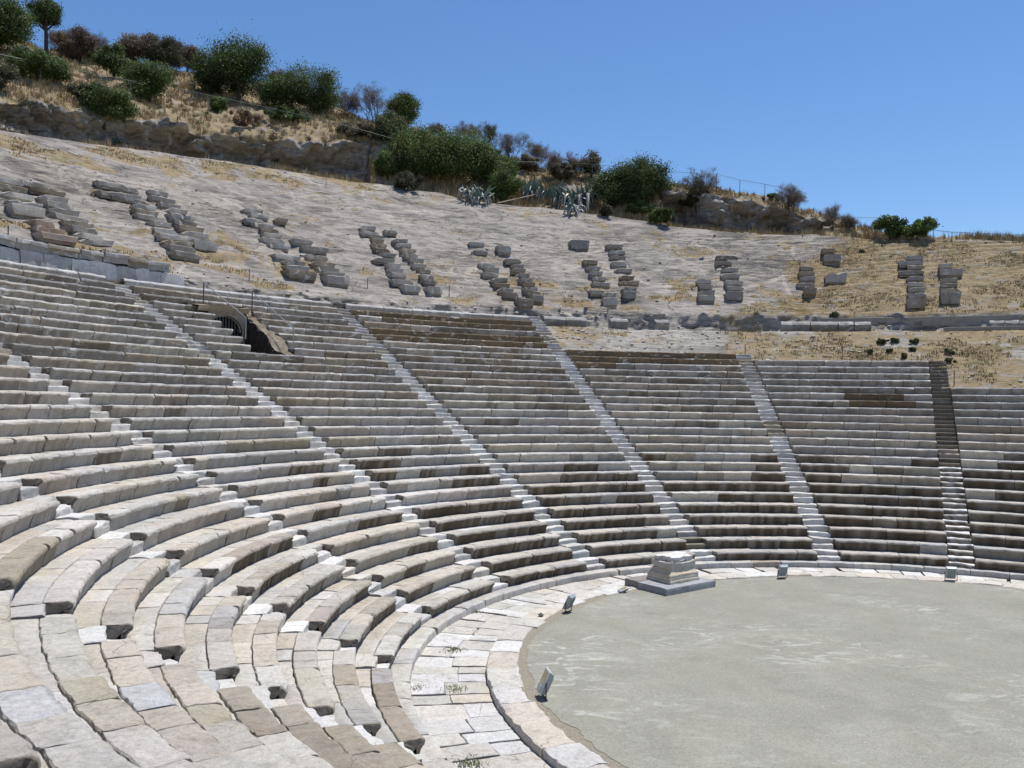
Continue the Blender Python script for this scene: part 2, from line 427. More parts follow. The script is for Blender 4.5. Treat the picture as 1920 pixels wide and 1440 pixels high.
def palette(wedge, k):
    if wedge in 'FG' and k > 14: return {'grey': 5, 'blue': 2, 'umber': 1.6, 'cream': 1, 'white': .5}
    if k > 17 and wedge in 'AB': return {'grey': 3, 'umber': 4, 'slate': 3, 'cream': 2, 'white': .5, 'warm': 1.5}
    if k > 17: return {'grey': 5, 'umber': 3, 'slate': 1, 'cream': 2, 'white': .35, 'warm': 1}
    if wedge in 'XY': return {'cream': 6, 'warm': 2.5, 'grey': .8, 'white': 1.5}
    if k > 8: return {'grey': 2.5, 'cream': 4, 'warm': 2, 'umber': .7}
    return {'cream': 4, 'warm': 3, 'grey': 1.5}
def face_tone(wedge, k):
    """how strongly the rain-stained crust covers a riser: real dark weathering"""
    s = {'D': 9, 'E': 8.5, 'F': 8.5, 'G': 10, 'C': 7.5, 'B': 5.5, 'A': 5, 'Z': 4.5, 'Y': 0, 'X': 0}[wedge]
    if k <= s-1: return 0.92 if wedge in 'CDEFG' else 0.6
    if k <= s+1.5: return 0.45
    return 0.06

ORD = ['zeroth', 'first', 'second', 'third', 'fourth', 'fifth', 'sixth', 'seventh', 'eighth', 'ninth', 'tenth', 'eleventh', 'twelfth', 'thirteenth', 'fourteenth']

WEDGE_LABEL = {
 'X': 'stone seating wedge behind and below the viewpoint, cut off by the bottom left corner',
 'Y': 'bleached stone seating in the bottom left foreground, seen from above as broken slabs',
 'Z': 'pale seating wedge at the left edge whose rows sweep down to dark rough ends',
 'A': 'seating wedge with long cream rows curving in from the left edge',
 'B': 'tall seating wedge left of the tunnel, under the blue grey wall',
 'C': 'tall seating wedge broken by the dark arched tunnel mouth',
 'D': 'tallest seating wedge right of the tunnel, dark brown rows at its top and foot',
 'E': 'seating wedge behind the carved altar with two brown rows along its top',
 'F': 'seating wedge with grey patched top rows, between the pale stairs and the dark narrow stairs',
 'G': 'lowest seating wedge at the right edge, beyond the dark narrow stairs'}

def dist_cam(r, t):
    return math.hypot(r*math.cos(t)-CAM[0], r*math.sin(t)-CAM[1])

def stone_run(t0, t1, r, lo, hi):
    L = (t1-t0)*r; cuts = [t0]
    while (t1-cuts[-1])*r > hi*1.3: cuts.append(cuts[-1]+rng.uniform(lo, hi)/r)
    cuts.append(t1); return cuts

REPAIRS = [((-16.9, -12.4), .55, (.48, .44, .345), .05), ((-16.0, -13.6), .5, (.60, .60, .595), 0), ((-16.35, -11.6), .5, (.48, .485, .485), 0), ((-15.9, -11.0), .6, (.48, .44, .345), .05), ((-14.7, -9.4), 1.0, (.40, .36, .30), .25), ((-14.4, -7.5), .8, (.42, .38, .31), .25), ((-15.4, -10.1), .5, (.44, .40, .33), .15), ((-15.6, -8.4), .6, (.44, .40, .34), .2), ((-14.2, -5.2), .7, (.44, .39, .32), .2), ((-15.0, -3.6), .8, (.42, .37, .30), .25)]
def repaired(r, t, k, c, f, tt):
    x, y = r*math.cos(t), r*math.sin(t)
    for (cx, cy), rad, col, st_ in REPAIRS:
        if math.hypot(x-cx, y-cy) < rad: return np.array(col)*(1+rng.normal(0, .06)), f, st_
    return c, f, tt
order = NAMES
wedges = {}
bounds = []
angs = [249.0]+[AISLE[n] for n in order]
keys = ['X']+order[:-1]
TUN0, TUN1 = math.radians(136.9), math.radians(141.3)   # the tunnel gap in wedge C rows 22..27
for wi, wk in enumerate(keys):
    hi_a = math.radians(angs[wi]); lo_a = math.radians(angs[wi+1])
    mid = (hi_a+lo_a)/2
    root = empty('seating_wedge', (R(1)*math.cos(mid), R(1)*math.sin(mid), 0.0), mid, WEDGE_LABEL[wk], 'seating', 'wedges of stone seats')
    wedges[wk] = root
    for k in range(1, TOPROW[wk]+1):
        r = R(k); hw = math.asin(AW/2/r)
        a0 = lo_a+hw; a1 = hi_a-(hw if wi > 0 else 0)
        spans = [(a0, a1)]
        if wk == 'C' and 22 <= k <= 27:
            spans = [(a0, TUN0+rng.uniform(-.002, .002)), (TUN1+rng.uniform(-.002, .003), a1)]
        for (b0, b1) in spans:
            mb = MB()
            dmin = min(dist_cam(r, b0), dist_cam(r, b1), dist_cam(r, (b0+b1)/2))
            seg = 0.05 if dmin < 12 else (0.08 if dmin < 22 else (0.14 if dmin < 40 else .22))
            near = dmin < 16
            pal = palette(wk, k); ft = face_tone(wk, k)
            D = 0.46+rng.uniform(-.02, .02)
            if wk == 'Y': lo, hi = (0.65, 1.25)
            elif wk in 'ZA': lo, hi = (0.6, 1.45)
            else: lo, hi = (0.65, 1.9)
            run = 0; curcol = None
            parapet = k == 30
            plank = (wk == 'D' and k in (25, 26, 28, 29)) or (wk == 'E' and k in (23, 24))
            for s0, s1 in zip(*(lambda c: (c[:-1], c[1:]))(stone_run(b0, b1, r, lo, hi))):
                if run <= 0: curcol = pick(pal); run = int(rng.integers(1, 4))
                run -= 1
                c = curcol*(1+rng.normal(0, .035))
                x = rng.random()
                if ft > 0.8: f = rng.uniform(.8, 1.0) if x < 0.92 else (0.55 if x < .97 else .15)
                elif ft > 0.5: f = 0.8 if x < .55 else .25
                elif ft > 0.3: f = 0.9 if x < 0.30 else (0.45 if x < .6 else .08)
                else: f = 0.85 if x < 0.04 else (rng.uniform(.22, .50) if k > 10 else rng.uniform(.14, .40))
                tt = 0.32*f if k < 9 else 0.05*f
                if wk in 'YZ': c, f, tt = repaired(r, (s0+s1)/2, k, c, f, tt)
                if wk in 'ZA' and k <= 8: tt = 0.45*f
                stain_shade = (f, f*0.35, tt*0.8)
                if k >= 16: stain_shade = (min(1, f+rng.uniform(.1, .35)), .12, .06)
                if plank:
                    mt = (s0+s1)/2
                    frac = (mt-b0)/(b1-b0)
                    if (wk == 'D' and (0.02 < frac < 0.93)) or wk == 'E':
                        if not (wk == 'E' and k == 23 and False):
                            c = np.array(PAL['plank'])*(1+rng.normal(0, .12)); stain_shade = (0.35, 0.0, 0)
                elif wk == 'E' and k == 22 and (s0-b0)/(b1-b0) > 0.72 and x < .6:
                    c = np.array(PAL['plank'])*1.1; stain_shade = (.2, 0, 0)
                elif wk == 'F' and k in (17, 18) and 0.05 < (s0-b0)/(b1-b0) < (0.42 if k == 18 else .3):
                    c = np.array(PAL['plank'])*0.8; stain_shade = (.3, 0.1, 0)
                pr = bench_prof(D)
                if parapet:   # moulded back row with a pale sloping top
                    c = np.array(PAL['blue'])*.98*(1+rng.normal(0, .08)); stain_shade = (0.45, 0, 0)
                    pr = [(.06, -.45), (.05, -.3), (.02, -.2), (0, -.16), (0, -.12), (.015, -.1), (.08, -.05), (.16, 0.0), (.2, .01), (.46, .0), (.5, -.02), (.5, -.2)]
                sector(mb, r, pr, s0, s1, Z(k), c, stain_shade, seg, chip=0.35 if k > 14 else 0.28, jit=(0.007 if near else 0.012), gap=0.007, ends=(1 if s0 == b0 and wk != 'X' else 0, 1 if s1 == b1 and wk != 'X' else 0))
            # rear slabs of the tread
            if not parapet:
                rb = r+D+rng.uniform(0.012, 0.02) if wk in 'XYZA' else r+D+0.01
                rn = (R(k+1) if k < 32 else r+.77)+0.19
                if k == TOPROW[wk]: rn = r+0.85
                for s0, s1 in zip(*(lambda c: (c[:-1], c[1:]))(stone_run(b0, b1, r, 0.6, 1.6))):
                    c = pick({'cream': 5, 'warm': 4, 'grey': 1.5, 'white': .8})
                    sector(mb, rb, slab_prof(rn-rb), s0, s1, Z(k)-0.012+rng.uniform(-.012, .004), c, (0, 0, .12*rng.random() + (.12 if ft > .5 and rng.random() < .5 else 0)), max(seg, .07), jit=0.007, gap=0.010)
            o = mb.build('bench', M_STONE)
            local(o, root)

# stairways
ST_LABEL = {
 'Y': 'foreground stairway in the bottom left corner, nearest to the viewpoint',
 'Z': 'pale stairway between the dark rough bench ends, nearest the lower left foreground',
 'A': 'white marble stairway climbing to the left edge just above the foreground',
 'B': 'white marble stairway reaching the left edge halfway up the photo',
 'C': 'white stairway that climbs to the left side of the tunnel mouth',
 'D': 'white stairway ending left of the tallest wedge of brown topped rows',
 'E': 'white stairway rising behind the altar to the right side of the brown topped rows',
 'F': 'grey and white stairway ending at the right end of two brown top rows',
 'G': 'dark narrow stairway with thin risers, near the right edge',
 'H': 'stairway outside the right edge of the photo'}
for nme in NAMES[:-1]:
    t = math.radians(AISLE[nme])
    up_w = NAMES.index(nme)
    left_w = keys[up_w]; right_w = nme
    top = max(TOPROW[left_w], TOPROW[right_w])
    if nme in 'AB' or nme == 'C' or nme == 'D': top = 29
    root = empty('stairway', (R(1)*math.cos(t), R(1)*math.sin(t), 0.0), t, ST_LABEL[nme], 'stairs', 'stairways between the seating wedges')
    for k in range(1, top+1):
        r = R(k)
        whitish = {'Y': 30, 'Z': 30, 'A': 30, 'B': 19, 'C': 20, 'D': 22, 'E': 23, 'F': 19, 'G': 9}[nme]
        dark = nme == 'G' and (k > 9 and k not in (11,)) or nme == 'E' and k == 2
        for lower in (0, 1):
            mb = MB()
            if dark: c = pick({'umber': 1})*0.62; stain_shade = (0.80, 0.05, 0)
            elif k <= whitish and not (nme == 'F' and 13 <= k <= 14): c = pick({'white': 5, 'grey': 1.5, 'blue': 1.0, 'cream': 1.5})*1.06; stain_shade = (rng.uniform(.0, .35), .03, .05*rng.random())
            else: c = pick({'grey': 4, 'umber': 2}); stain_shade = (0.25, 0, 0)
            if nme == 'G' and k <= 9: stain_shade = (0.85, 0, 0)
            near = dist_cam(r, t) < 16
            hw = (AW/2-0.015)/r
            if lower:
                r0 = r+0.07; zt = Z(k)-0.2; Dp = 0.35
            else:
                r0 = r+0.39; zt = Z(k); Dp = (R(k+1)+0.09)-r0
            if near or dist_cam(r, t) < 30:
                pr = [(0.012, -.24), (0.006, -.12), (0, -.07), (0.0, -.02), (0.014, 0), (Dp*.4, .003), (Dp*.7, 0), (Dp, 0), (Dp, -.15)]
            else: pr = [(0.006, -.24), (0, -.08), (0.0, -.02), (0.014, 0), (Dp*.5, .003), (Dp, 0), (Dp, -.15)]
            if dark: pr = [(0.05, -.24), (0.045, -.05), (0.0, -.045), (0.0, -.005), (0.014, 0), (Dp*.5, .0), (Dp, 0), (Dp, -.15)]
            off = rng.normal(0, 0.02)/r
            sector(mb, r0, pr, t-hw+off, t+hw+off, zt, c, stain_shade, 0.08 if near else 0.16, chip=0.45 if not dark else 0, jit=0.014 if not dark else .002, gap=0.006, tilt=.012 if not dark else .002, joint=.8)
            local(mb.build('step', M_MARBLE if not dark else M_STONE), root)

# soil and core of the cavea under the stones
def polar_grid(ths, rs, zs, mat, name, cols=None, smooth=False):
    k, m = len(ths), len(rs)
    T = ths[:, None]*np.ones((1, m)); RR = rs[None, :]*np.ones((k, 1))
    V = np.stack([RR*np.cos(T), RR*np.sin(T), zs], -1)
    idx = np.arange(k*m).reshape(k, m)
    q = np.stack([idx[:-1, :-1], idx[1:, :-1], idx[1:, 1:], idx[:-1, 1:]], -1).reshape(-1, 4)[:, ::-1]
    mb = MB(); mb.add(V.reshape(-1, 3), [q], cols)
    return mb.build(name, mat, smooth=smooth)
ths = np.radians(np.linspace(45, 251, 500))
rs = []; zs = []
for k in range(1, 31):
    rs += [R(k)+0.42, R(k)+0.455]; zs += [Z(k)-0.53 if k > 1 else -0.13, Z(k)-0.12]
rs = np.array(rs+[38.5]); zl = np.array(zs+[11.9])
zz = zl[None, :]*np.ones((len(ths), 1))
# leave the natural ground free where the upper rows are missing, and open the tunnel
for i, t in enumerate(ths):
    d = math.degrees(t)
    top = 30
    if d < AISLE['G']: top = 19
    elif d < AISLE['F']: top = 23
    elif d < AISLE['E']: top = 24
    cap = Z(top)-0.1
    if top < 30: zz[i] = np.minimum(zz[i], cap)
    if TUN0-0.0 < t < TUN1: zz[i] = np.where(rs > R(21)+0.5, np.minimum(zz[i], Z(21)-0.05), zz[i])
tag(polar_grid(ths, rs, zz, M_SOIL, 'terrace_earth'), kind='structure')

# ---------------------------------------------------------------- orchestra, paving, kerbs
def ring(name, r0, r1, z, mat, n=720, m=8, a0=0, a1=360, wob=0.0, kind='structure'):
    t = np.radians(np.linspace(a0, a1, n)); rr = np.linspace(r0, r1, m)
    zs_ = z*np.ones((n, m))
    k = n
    T = t[:, None]*np.ones((1, m)); RR = rr[None, :]*np.ones((k, 1))
    if wob:
        P = np.stack([np.cos(t)*r0, np.sin(t)*r0, 0*t], -1)
        RR = RR + (fbm(P, 1.6, 4, 5)*wob)[:, None]*np.linspace(1, 0, m)[None, :]
    V = np.stack([RR*np.cos(T), RR*np.sin(T), zs_], -1)
    idx = np.arange(k*m).reshape(k, m)
    q = np.stack([idx[:-1, :-1], idx[:-1, 1:], idx[1:, 1:], idx[1:, :-1]], -1).reshape(-1, 4)
    mb = MB(); mb.add(V.reshape(-1, 3), [q])
    return tag(mb.build(name, mat), kind=kind)
# wide ground
mbg = MB()
tt_ = np.radians(np.linspace(0, 360, 65)); rr_ = np.array([0.01, 30, 90, 300, 1200, 3000])
Tg = tt_[:, None]*np.ones((1, 6)); Rg = rr_[None]*np.ones((65, 1))
Vg = np.stack([Rg*np.cos(Tg), Rg*np.sin(Tg), -0.55+0*Rg], -1)
ig = np.arange(65*6).reshape(65, 6)
mbg.add(Vg.reshape(-1, 3), [np.stack([ig[:-1, :-1], ig[:-1, 1:], ig[1:, 1:], ig[1:, :-1]], -1).reshape(-1, 4)])
tag(mbg.build('ground', M_SOIL), kind='structure')
tt_ = np.radians(np.linspace(0, 360, 900)); rr_ = np.concatenate([[0.01], np.linspace(1, 11.2, 12), [11.80]])
Tg = tt_[:, None]*np.ones((1, 14)); Rg = rr_[None]*np.ones((900, 1))
Rg[:, -1] += fbm(np.stack([np.cos(tt_)*12, np.sin(tt_)*12, 0*tt_], -1), .9, 5, 31, .65)*.09
Vg = np.stack([Rg*np.cos(Tg), Rg*np.sin(Tg), -0.02+0*Rg], -1); ig = np.arange(900*14).reshape(900, 14)
mbg = MB(); mbg.add(Vg.reshape(-1, 3), [np.stack([ig[:-1, :-1], ig[:-1, 1:], ig[1:, 1:], ig[1:, :-1]], -1).reshape(-1, 4)])
tag(mbg.build('orchestra_floor', M_GRAVEL), kind='structure')
RIN = 12.0
tag(ring('gravel_margin', 11.0, RIN+0.35, -0.028, M_PEBBLE, m=4), kind='structure')
ring('paving_bed', 12.2, 15.0, -0.24, M_SOIL, m=4, a0=30, a1=262)

def ledge(th):
    """drop of the walkway below the stylobate, in metres, at angle th (degrees)"""
    return float(np.interp(th, [0, 150, 172, 186, 205, 225, 262], [0.205, 0.205, 0.205, 0.205, 0.22, 0.24, 0.24]))
mb = MB(); t = math.radians(32)
while t < math.radians(260):
    L = rng.uniform(0.8, 1.6)/12.4; t1 = t+L
    inn = rng.uniform(-.12, .14); d = math.degrees(t)
    Wd = 0.78-inn
    pr = [(0, -.35), (0, -.02), (.02, 0), (Wd*.3, .003), (Wd*.6, 0.001), (Wd-.05, 0), (Wd-.012, -.01), (Wd, -.04), (Wd, -.35)]
    sector(mb, RIN+inn, pr, t, t1, 0.0, pick({'cream': 3, 'white': 2, 'warm': 2})*1.0, (0, 0, 0), 0.1 if d > 165 else .25, jit=0.012, gap=0.006)
    t = t1
tag(mb.build('stylobate_kerb', M_STONE), kind='structure')
mb = MB(); t = math.radians(32); w0 = RIN+0.795
while t < math.radians(262):
    L = rng.uniform(0.55, 0.95)/13.6; t1 = t+L; d = math.degrees(t)
    zt = 0.045-ledge(d)
    split = rng.uniform(0.35, .65)*(14.58-w0)
    for (ra, rb) in ((w0, w0+split), (w0+split+.012, 14.62)):
        j = rng.uniform(-.12, .12)/13.6
        sector(mb, ra, slab_prof(rb-ra), t+j*(ra > w0), t1+j*(ra > w0), zt+rng.uniform(-.008, .008), pick({'white': 4, 'cream': 5, 'warm': .8})*0.98, (0, 0, .05*rng.random()), 0.12 if d > 165 else .3, jit=0.008, gap=0.012)
    t = t1
tag(mb.build('walkway_paving', M_STONE), kind='structure')
mb = MB(); t = math.radians(46)
while t < math.radians(250):
    L = rng.uniform(0.9, 1.7)/14.6; t1 = t+L; d = math.degrees(t)
    pr = [(.01, -.6), (.01, -.25), (0, -.06), (.012, -.015), (.04, 0), (.22, .003), (.40, 0), (.56, .0), (.78, .0), (.78, -.3)]
    dark = 0.35 if d < 120 else 0.12
    sector(mb, 14.55, pr, t, t1, 0.055, pick({'cream': 4, 'grey': 3, 'umber': .6}), (dark*rng.uniform(.4, 1.4), .05, .12), 0.1 if d > 165 else .25, chip=.2, jit=0.01, gap=0.006)
    t = t1
tag(mb.build('kerb', M_STONE), kind='structure')

# ---------------------------------------------------------------- hillside
SLOPE = 0.4/0.77273
def cone_z(r): return 12.95 + SLOPE*(r-39.6)
def hit_cone(px, py):
    d = pix_dir(px, py); lo, hi = 5, 400; best = None
    ts_ = np.linspace(20, 200, 3601); P = CAM+ts_[:, None]*d
    rr = np.hypot(P[:, 0], P[:, 1]); f = P[:, 2]-cone_z(rr)
    # the ray meets the inside of the bowl where it drops below the cone
    s = np.where((f[:-1] > 0) & (f[1:] <= 0) & (rr[1:] > 36))[0]
    if len(s) == 0:
        i = int(np.argmin(np.abs(f)+(rr < 36)*99))
    else: i = s[-1]
    return P[i]
def hit_fun(px, py, rf):
    d = pix_dir(px, py); ts_ = np.linspace(25, 320, 8000); P = CAM+ts_[:, None]*d
    rr = np.hypot(P[:, 0], P[:, 1]); th = np.degrees(np.arctan2(P[:, 1], P[:, 0])) % 360
    f = rr-rf(th); s = np.where((f[:-1] < 0) & (f[1:] >= 0))[0]
    i = s[-1] if len(s) else 0
    return P[i]
EDGE = [(0,243),(75,255),(150,267),(300,287),(433,303),(533,320),(633,337),(730,348),(780,357),(827,362),(873,376),(930,382),(983,387),(1057,393),(1123,405),(1207,415),(1240,421),(1280,427),(1380,437),(1547,442),(1613,447),(1747,449),(1920,453)]
def curve(pts):
    P = np.array(pts); th = np.degrees(np.arctan2(P[:, 1], P[:, 0])) % 360
    o = np.argsort(th); return th[o], np.hypot(P[o, 0], P[o, 1]), P[o, 2]
# radius of the rock edge: wider towards the left
E3 = []
for p in EDGE:
    q = hit_cone(*p)
    E3.append(q)
tE, rE, zE = curve(E3)
rE = np.clip(rE, 52, 72)
def R2(th): return np.interp(th, tE, rE)
E3 = [hit_fun(p[0], p[1], R2) for p in EDGE]
tE, rE2, zE = curve(E3)
def ZE(th): return np.interp(th, tE, zE)
CL = [(0,182),(33,190),(100,193),(150,207),(240,220),(300,228),(350,246),(433,254),(500,268),(550,270),(633,268),(723,274),(745,296),(800,325),(870,345),(930,352),(1000,357),(1100,370),(1200,382),(1228,362),(1280,360),(1347,364),(1413,378),(1463,391),(1513,408),(1570,421),(1600,433),(1650,440),(1747,445),(1920,451)]
C3 = [hit_fun(p[0], p[1], lambda th: R2(th)+6.0) for p in CL]
tC, _, zC = curve(C3)
def ZC(th): return np.interp(th, tC, zC)
SK = [(0,62),(110,104),(187,112),(250,120),(350,134),(500,160),(640,205),(700,232),(780,245),(850,270),(950,296),(1050,320),(1120,332),(1220,346),(1262,353),(1340,359),(1430,376),(1500,402),(1570,419),(1600,432),(1650,438),(1750,444),(1800,448),(1920,452)]
def RS(th): return R2(th)+np.interp(th, [60, 80, 88, 100, 120, 150, 170], [9, 10, 12, 20, 30, 36, 38])
S3 = [hit_fun(p[0], p[1], RS) for p in SK]
tS, _, zS = curve(S3)
def ZS(th): return np.interp(th, tS, zS)
def thx(px, py, rf):   # angle of a pixel on a curve
    q = hit_fun(px, py, rf); return math.degrees(math.atan2(q[1], q[0])) % 360
tc0 = thx(740, 290, lambda th: R2(th)+6); tr1 = thx(1228, 370, lambda th: R2(th)+6); tr0 = thx(1585, 430, lambda th: R2(th)+6)
def cl_var(th):
    q = np.stack([np.asarray(th, float)*1.0, 0*np.asarray(th, float), 0*np.asarray(th, float)], -1)
    return np.clip(.86+.40*fbm(q, .33, 4, 201), .64, 1.1)
def cliffness(th):
    return np.clip((th-tc0+1)/4.5, 0, 1)**.7 + np.clip((tr1-th)/1.0, 0, 1)*np.clip((th-tr0)/2.5, 0, 1)
TH = np.concatenate([np.linspace(25, 62, 80), np.linspace(62.3, 172, 640), np.linspace(173, 262, 120)])
def toprow_of(d):
    if d < AISLE['G']: return 19
    if d < AISLE['F']: return 23
    if d < AISLE['E']: return 24
    return 30
rows = []; grs = []; cols_ = []
SEGS = [14, 3, 5, 46, 8, 14, 34, 10]
for d in TH:
    top = toprow_of(d)
    cl = float(cliffness(d))*float(cl_var(d)); r2 = float(R2(d)); ze = float(ZE(d)); zc = float(ZC(d)); zs_ = float(max(ZS(d), ZC(d)+0.02))
    ztop = Z(top); rtop = R(top)+0.62
    ter = 11.78
    if top == 30: a = (37.9, 11.6)
    else: a = (rtop, ztop-0.05)
    foot = 12.75
    # tunnel opening stays clear: nothing here lies below r=37.9 at that angle
    pts = [a, (38.0 if top == 30 else 37.0, 11.32 if top < 30 else 11.7), (39.2, 11.45 if top < 30 else ter+.05), (39.75, foot), (r2, ze), (r2+1.5, ze+0.05+0.0),
           ]
    # shelf then cliff or bank
    pts.append((r2+5.0+1.6*cl, min(ze+0.4, zc) if cl > .5 else ze+(zc-ze)*0.75))       # foot of cliff (set back)
    # cliff face with an overhanging lip
    pts.append((r2+5.9, zc))
    pts.append((float(RS(d)), zs_))
    pts.append((float(RS(d))+60, zs_-14))
    segs = [18, 4, 7, 170, 4, 8, 26, 36, 10]
    rr = []; zz2 = []; ty = []
    for i, n in enumerate(segs):
        f = np.arange(n)/n
        (ra, za), (rb, zb) = pts[i], pts[i+1]
        rseg = ra+(rb-ra)*f; zseg = za+(zb-za)*f
        if i == 6 and cl > 0.3:
            rseg = rseg + cl*np.sin(f*PI)*1.1 - cl*0.5*np.exp(-((f-0.85)/0.12)**2)
        if i == 7: zseg = za+(zb-za)*(f**0.92)
        rr += list(rseg); zz2 += list(zseg); ty += [i]*n
    rr.append(pts[-1][0]); zz2.append(pts[-1][1]); ty.append(8)
    rows.append((rr, zz2, ty))
RRg = np.array([x[0] for x in rows]); ZZg = np.array([x[1] for x in rows]); TYg = np.array([x[2] for x in rows])
THg = np.radians(TH)[:, None]*np.ones((1, RRg.shape[1]))
Pg = np.stack([RRg*np.cos(THg), RRg*np.sin(THg), ZZg], -1)
Qs = Pg*np.array([1, 1, 2.5])
big = fbm(Qs, 0.12, 5, 11); fine = fbm(Qs, 0.9, 4, 23); ridg = 1-np.abs(fbm(Pg*np.array([.5, .5, 2.2]), 0.5, 5, 41))
d_ = np.degrees(THg)
amp = np.select([TYg == 0, TYg == 1, TYg == 2, TYg == 3, TYg == 4, TYg == 5, TYg == 6, TYg == 7], [0.20, .12, .45, .36, .10, .3, 1.0, .8], .8)
foot_fade = np.ones_like(RRg)
mid_n = fbm(Pg*np.array([1, 1, 2.0]), 0.42, 5, 53, .6)
dn = amp*(0.45*big+0.30*fine+0.35*(ridg-0.6)+0.45*mid_n)
edgefade = np.where((TYg == 3), np.clip(np.minimum(RRg-39.75, R2(d_)-RRg)/3.0, 0.15, 1), 1)
edgefade = np.where(TYg == 0, np.clip((RRg-RRg[:, :1])/1.2, 0.0, 1), edgefade)
dn = dn*edgefade
Zd = ZZg+dn*np.where(TYg == 6, 0.5, 1)
cm = (TYg == 6)*np.clip(cliffness(d_), 0, 1)
Rd = RRg-cm*(np.abs(fbm(Pg*np.array([1, 1, .7]), 0.33, 5, 61))*2.6-0.8)-cm*ridg*0.0-(TYg == 6)*cm*(np.abs(fbm(Pg, 1.1, 3, 71))*.9)-(TYg == 2)*np.abs(fine)*0.35
# upper slope: low ledges left from the quarried seat rows
led = ((RRg-39.7)/0.773); led = (led-np.floor(led)-0.5)
m3 = (TYg == 3)*(RRg < 56)
stm = np.clip(fbm(Pg, 0.15, 3, 77)+0.45, 0, 1)
ledw = led+0.18*fbm(Pg, 0.6, 3, 15); Zd = Zd - m3*stm*np.clip(np.abs(ledw)*2, 0, 1)**1.5*np.sign(ledw)*0.27*(0.4+0.8*np.clip(fbm(Pg*np.array([1,1,.3]), 0.45, 3, 19)+.6, 0, 1))
Pd = np.stack([Rd*np.cos(THg), Rd*np.sin(THg), Zd], -1)
# grass amount
G = np.zeros_like(RRg)
nz = fbm(Pg, 0.35, 4, 91)
G = np.where(TYg >= 5, 0.75, G)
G = np.where((TYg == 6), np.where(cliffness(d_) > .4, 0.05, 0.8), G)
G = np.where(TYg == 7, 0.85, G)
bnd = np.interp(RRg, [37, 42, 50, 56], [90, 83, 76.5, 76])       # right part of the upper slope is grassed over
bnd = bnd+4.5*fbm(Pg, 0.22, 5, 141, .6)
gs = np.clip((bnd-d_)/2.5, 0, 1)*0.75
G = np.where(TYg == 3, np.maximum(gs, np.clip(nz*0.6-0.05, 0, 0.5)), G)
G = np.where((TYg == 3) & (RRg < 46), np.maximum(G, np.clip(0.75*fbm(Pg*np.array([1, 1, 2]), 0.5, 4, 99)+0.06+(45-RRg)*.03+.10*(d_ > 112), 0, .8)), G)
G = np.where((TYg == 3) & (RRg > R2(d_)-6) & (d_ > 112), np.maximum(G, np.clip(nz+0.25, 0, .7)), G)
G = np.where((TYg <= 2), np.clip(0.25+nz*0.5+np.clip((92-d_)/15, 0, 1)*0.4, 0, 1), G)
G = np.where((TYg == 2), G*0.4, G)
G = np.where((TYg == 4), 0.3+nz*.3, G)
# rock colour
Cg = np.zeros(RRg.shape+(3,)); Cg[:] = (0.305, 0.278, 0.246)
Cg[TYg == 6] = (0.36, 0.335, 0.295)
Cg[TYg == 2] = (0.34, 0.315, 0.28)
Cg[(TYg <= 1)] = (0.36, 0.34, 0.30)
Cg *= (1+0.18*fbm(Pg, 0.1, 3, 5)[..., None])
k_, m_ = RRg.shape
idx = np.arange(k_*m_).reshape(k_, m_)
q = np.stack([idx[:-1, :-1], idx[1:, :-1], idx[1:, 1:], idx[:-1, 1:]], -1).reshape(-1, 4)[:, ::-1]
mb = MB(); mb.add(Pd.reshape(-1, 3), [q], Cg.reshape(-1, 3))
HILL = mb.build('hillside', M_ROCK, smooth=True); tag(HILL, kind='structure')
ga = HILL.data.attributes.new('grass', 'FLOAT', 'POINT'); ga.data.foreach_set('value', G.ravel().astype(np.float32))
BVH = BVHTree.FromPolygons([tuple(v) for v in Pd.reshape(-1, 3)], [tuple(int(a) for a in f) for f in q])
def on_hill(px, py):
    """point of the hillside seen at a place of the photograph"""
    dv = Vector(pix_dir(px, py)).normalized()
    h = BVH.ray_cast(Vector(CAM)+dv*20, dv)
    return h[0]
def drop(x, y):
    h = BVH.ray_cast(Vector((x, y, 200)), Vector((0, 0, -1)))
    return h[0]
def ppm(p): return FPX/float(np.dot(np.array(p)-CAM, FW))

# dry grass: uncountable, one object
def blades(name, label, pts, hgt, cols, wid=0.02, per=1, lean=0.35):
    n = len(pts)*per
    P = np.repeat(np.array(pts), per, 0)+np.concatenate([rng.normal(0, 0.10, (n, 2)), np.zeros((n, 1))], 1)
    h = np.repeat(np.array(hgt), per)*rng.uniform(.45, 1.15, n)
    a = rng.uniform(0, 2*PI, n); b = rng.uniform(0, 2*PI, n); ln = rng.uniform(0.05, lean, n)*h
    wv = np.stack([np.cos(a), np.sin(a), 0*a], -1)*wid*rng.uniform(.6, 1.4, n)[:, None]
    tip = P+np.stack([np.cos(b)*ln, np.sin(b)*ln, h], -1); mid_ = P+np.stack([np.cos(b)*ln*.3, np.sin(b)*ln*.3, h*.55], -1)
    P = P-np.array([0, 0, .04])
    V = np.stack([P-wv, P+wv, mid_+wv*.8, mid_-wv*.8, tip], 1).reshape(-1, 3)
    base = np.arange(n)[:, None]*5
    C = np.repeat(np.repeat(np.array(cols), per, 0)*rng.uniform(.75, 1.25, (n, 1)), 5, 0)
    m = MB(); m.add(V, [base+np.array([[0, 1, 2, 3]]), base+np.array([[3, 2, 4]])], C)
    return tag(m.build(name, M_GRASS), label, None, None, 'stuff')
A3 = Pd[:-1, :-1].reshape(-1, 3); B3 = Pd[1:, 1:].reshape(-1, 3); C3_ = Pd[1:, :-1].reshape(-1, 3); D3 = Pd[:-1, 1:].reshape(-1, 3)
ar = np.linalg.norm(np.cross(C3_-A3, D3-A3), axis=1); ar = np.where(np.isfinite(ar), ar, 0)
Gf = G[:-1, :-1].ravel(); tyf = TYg[:-1, :-1].ravel(); df = d_[:-1, :-1].ravel()
vis = (df > 58) & (df < 172)
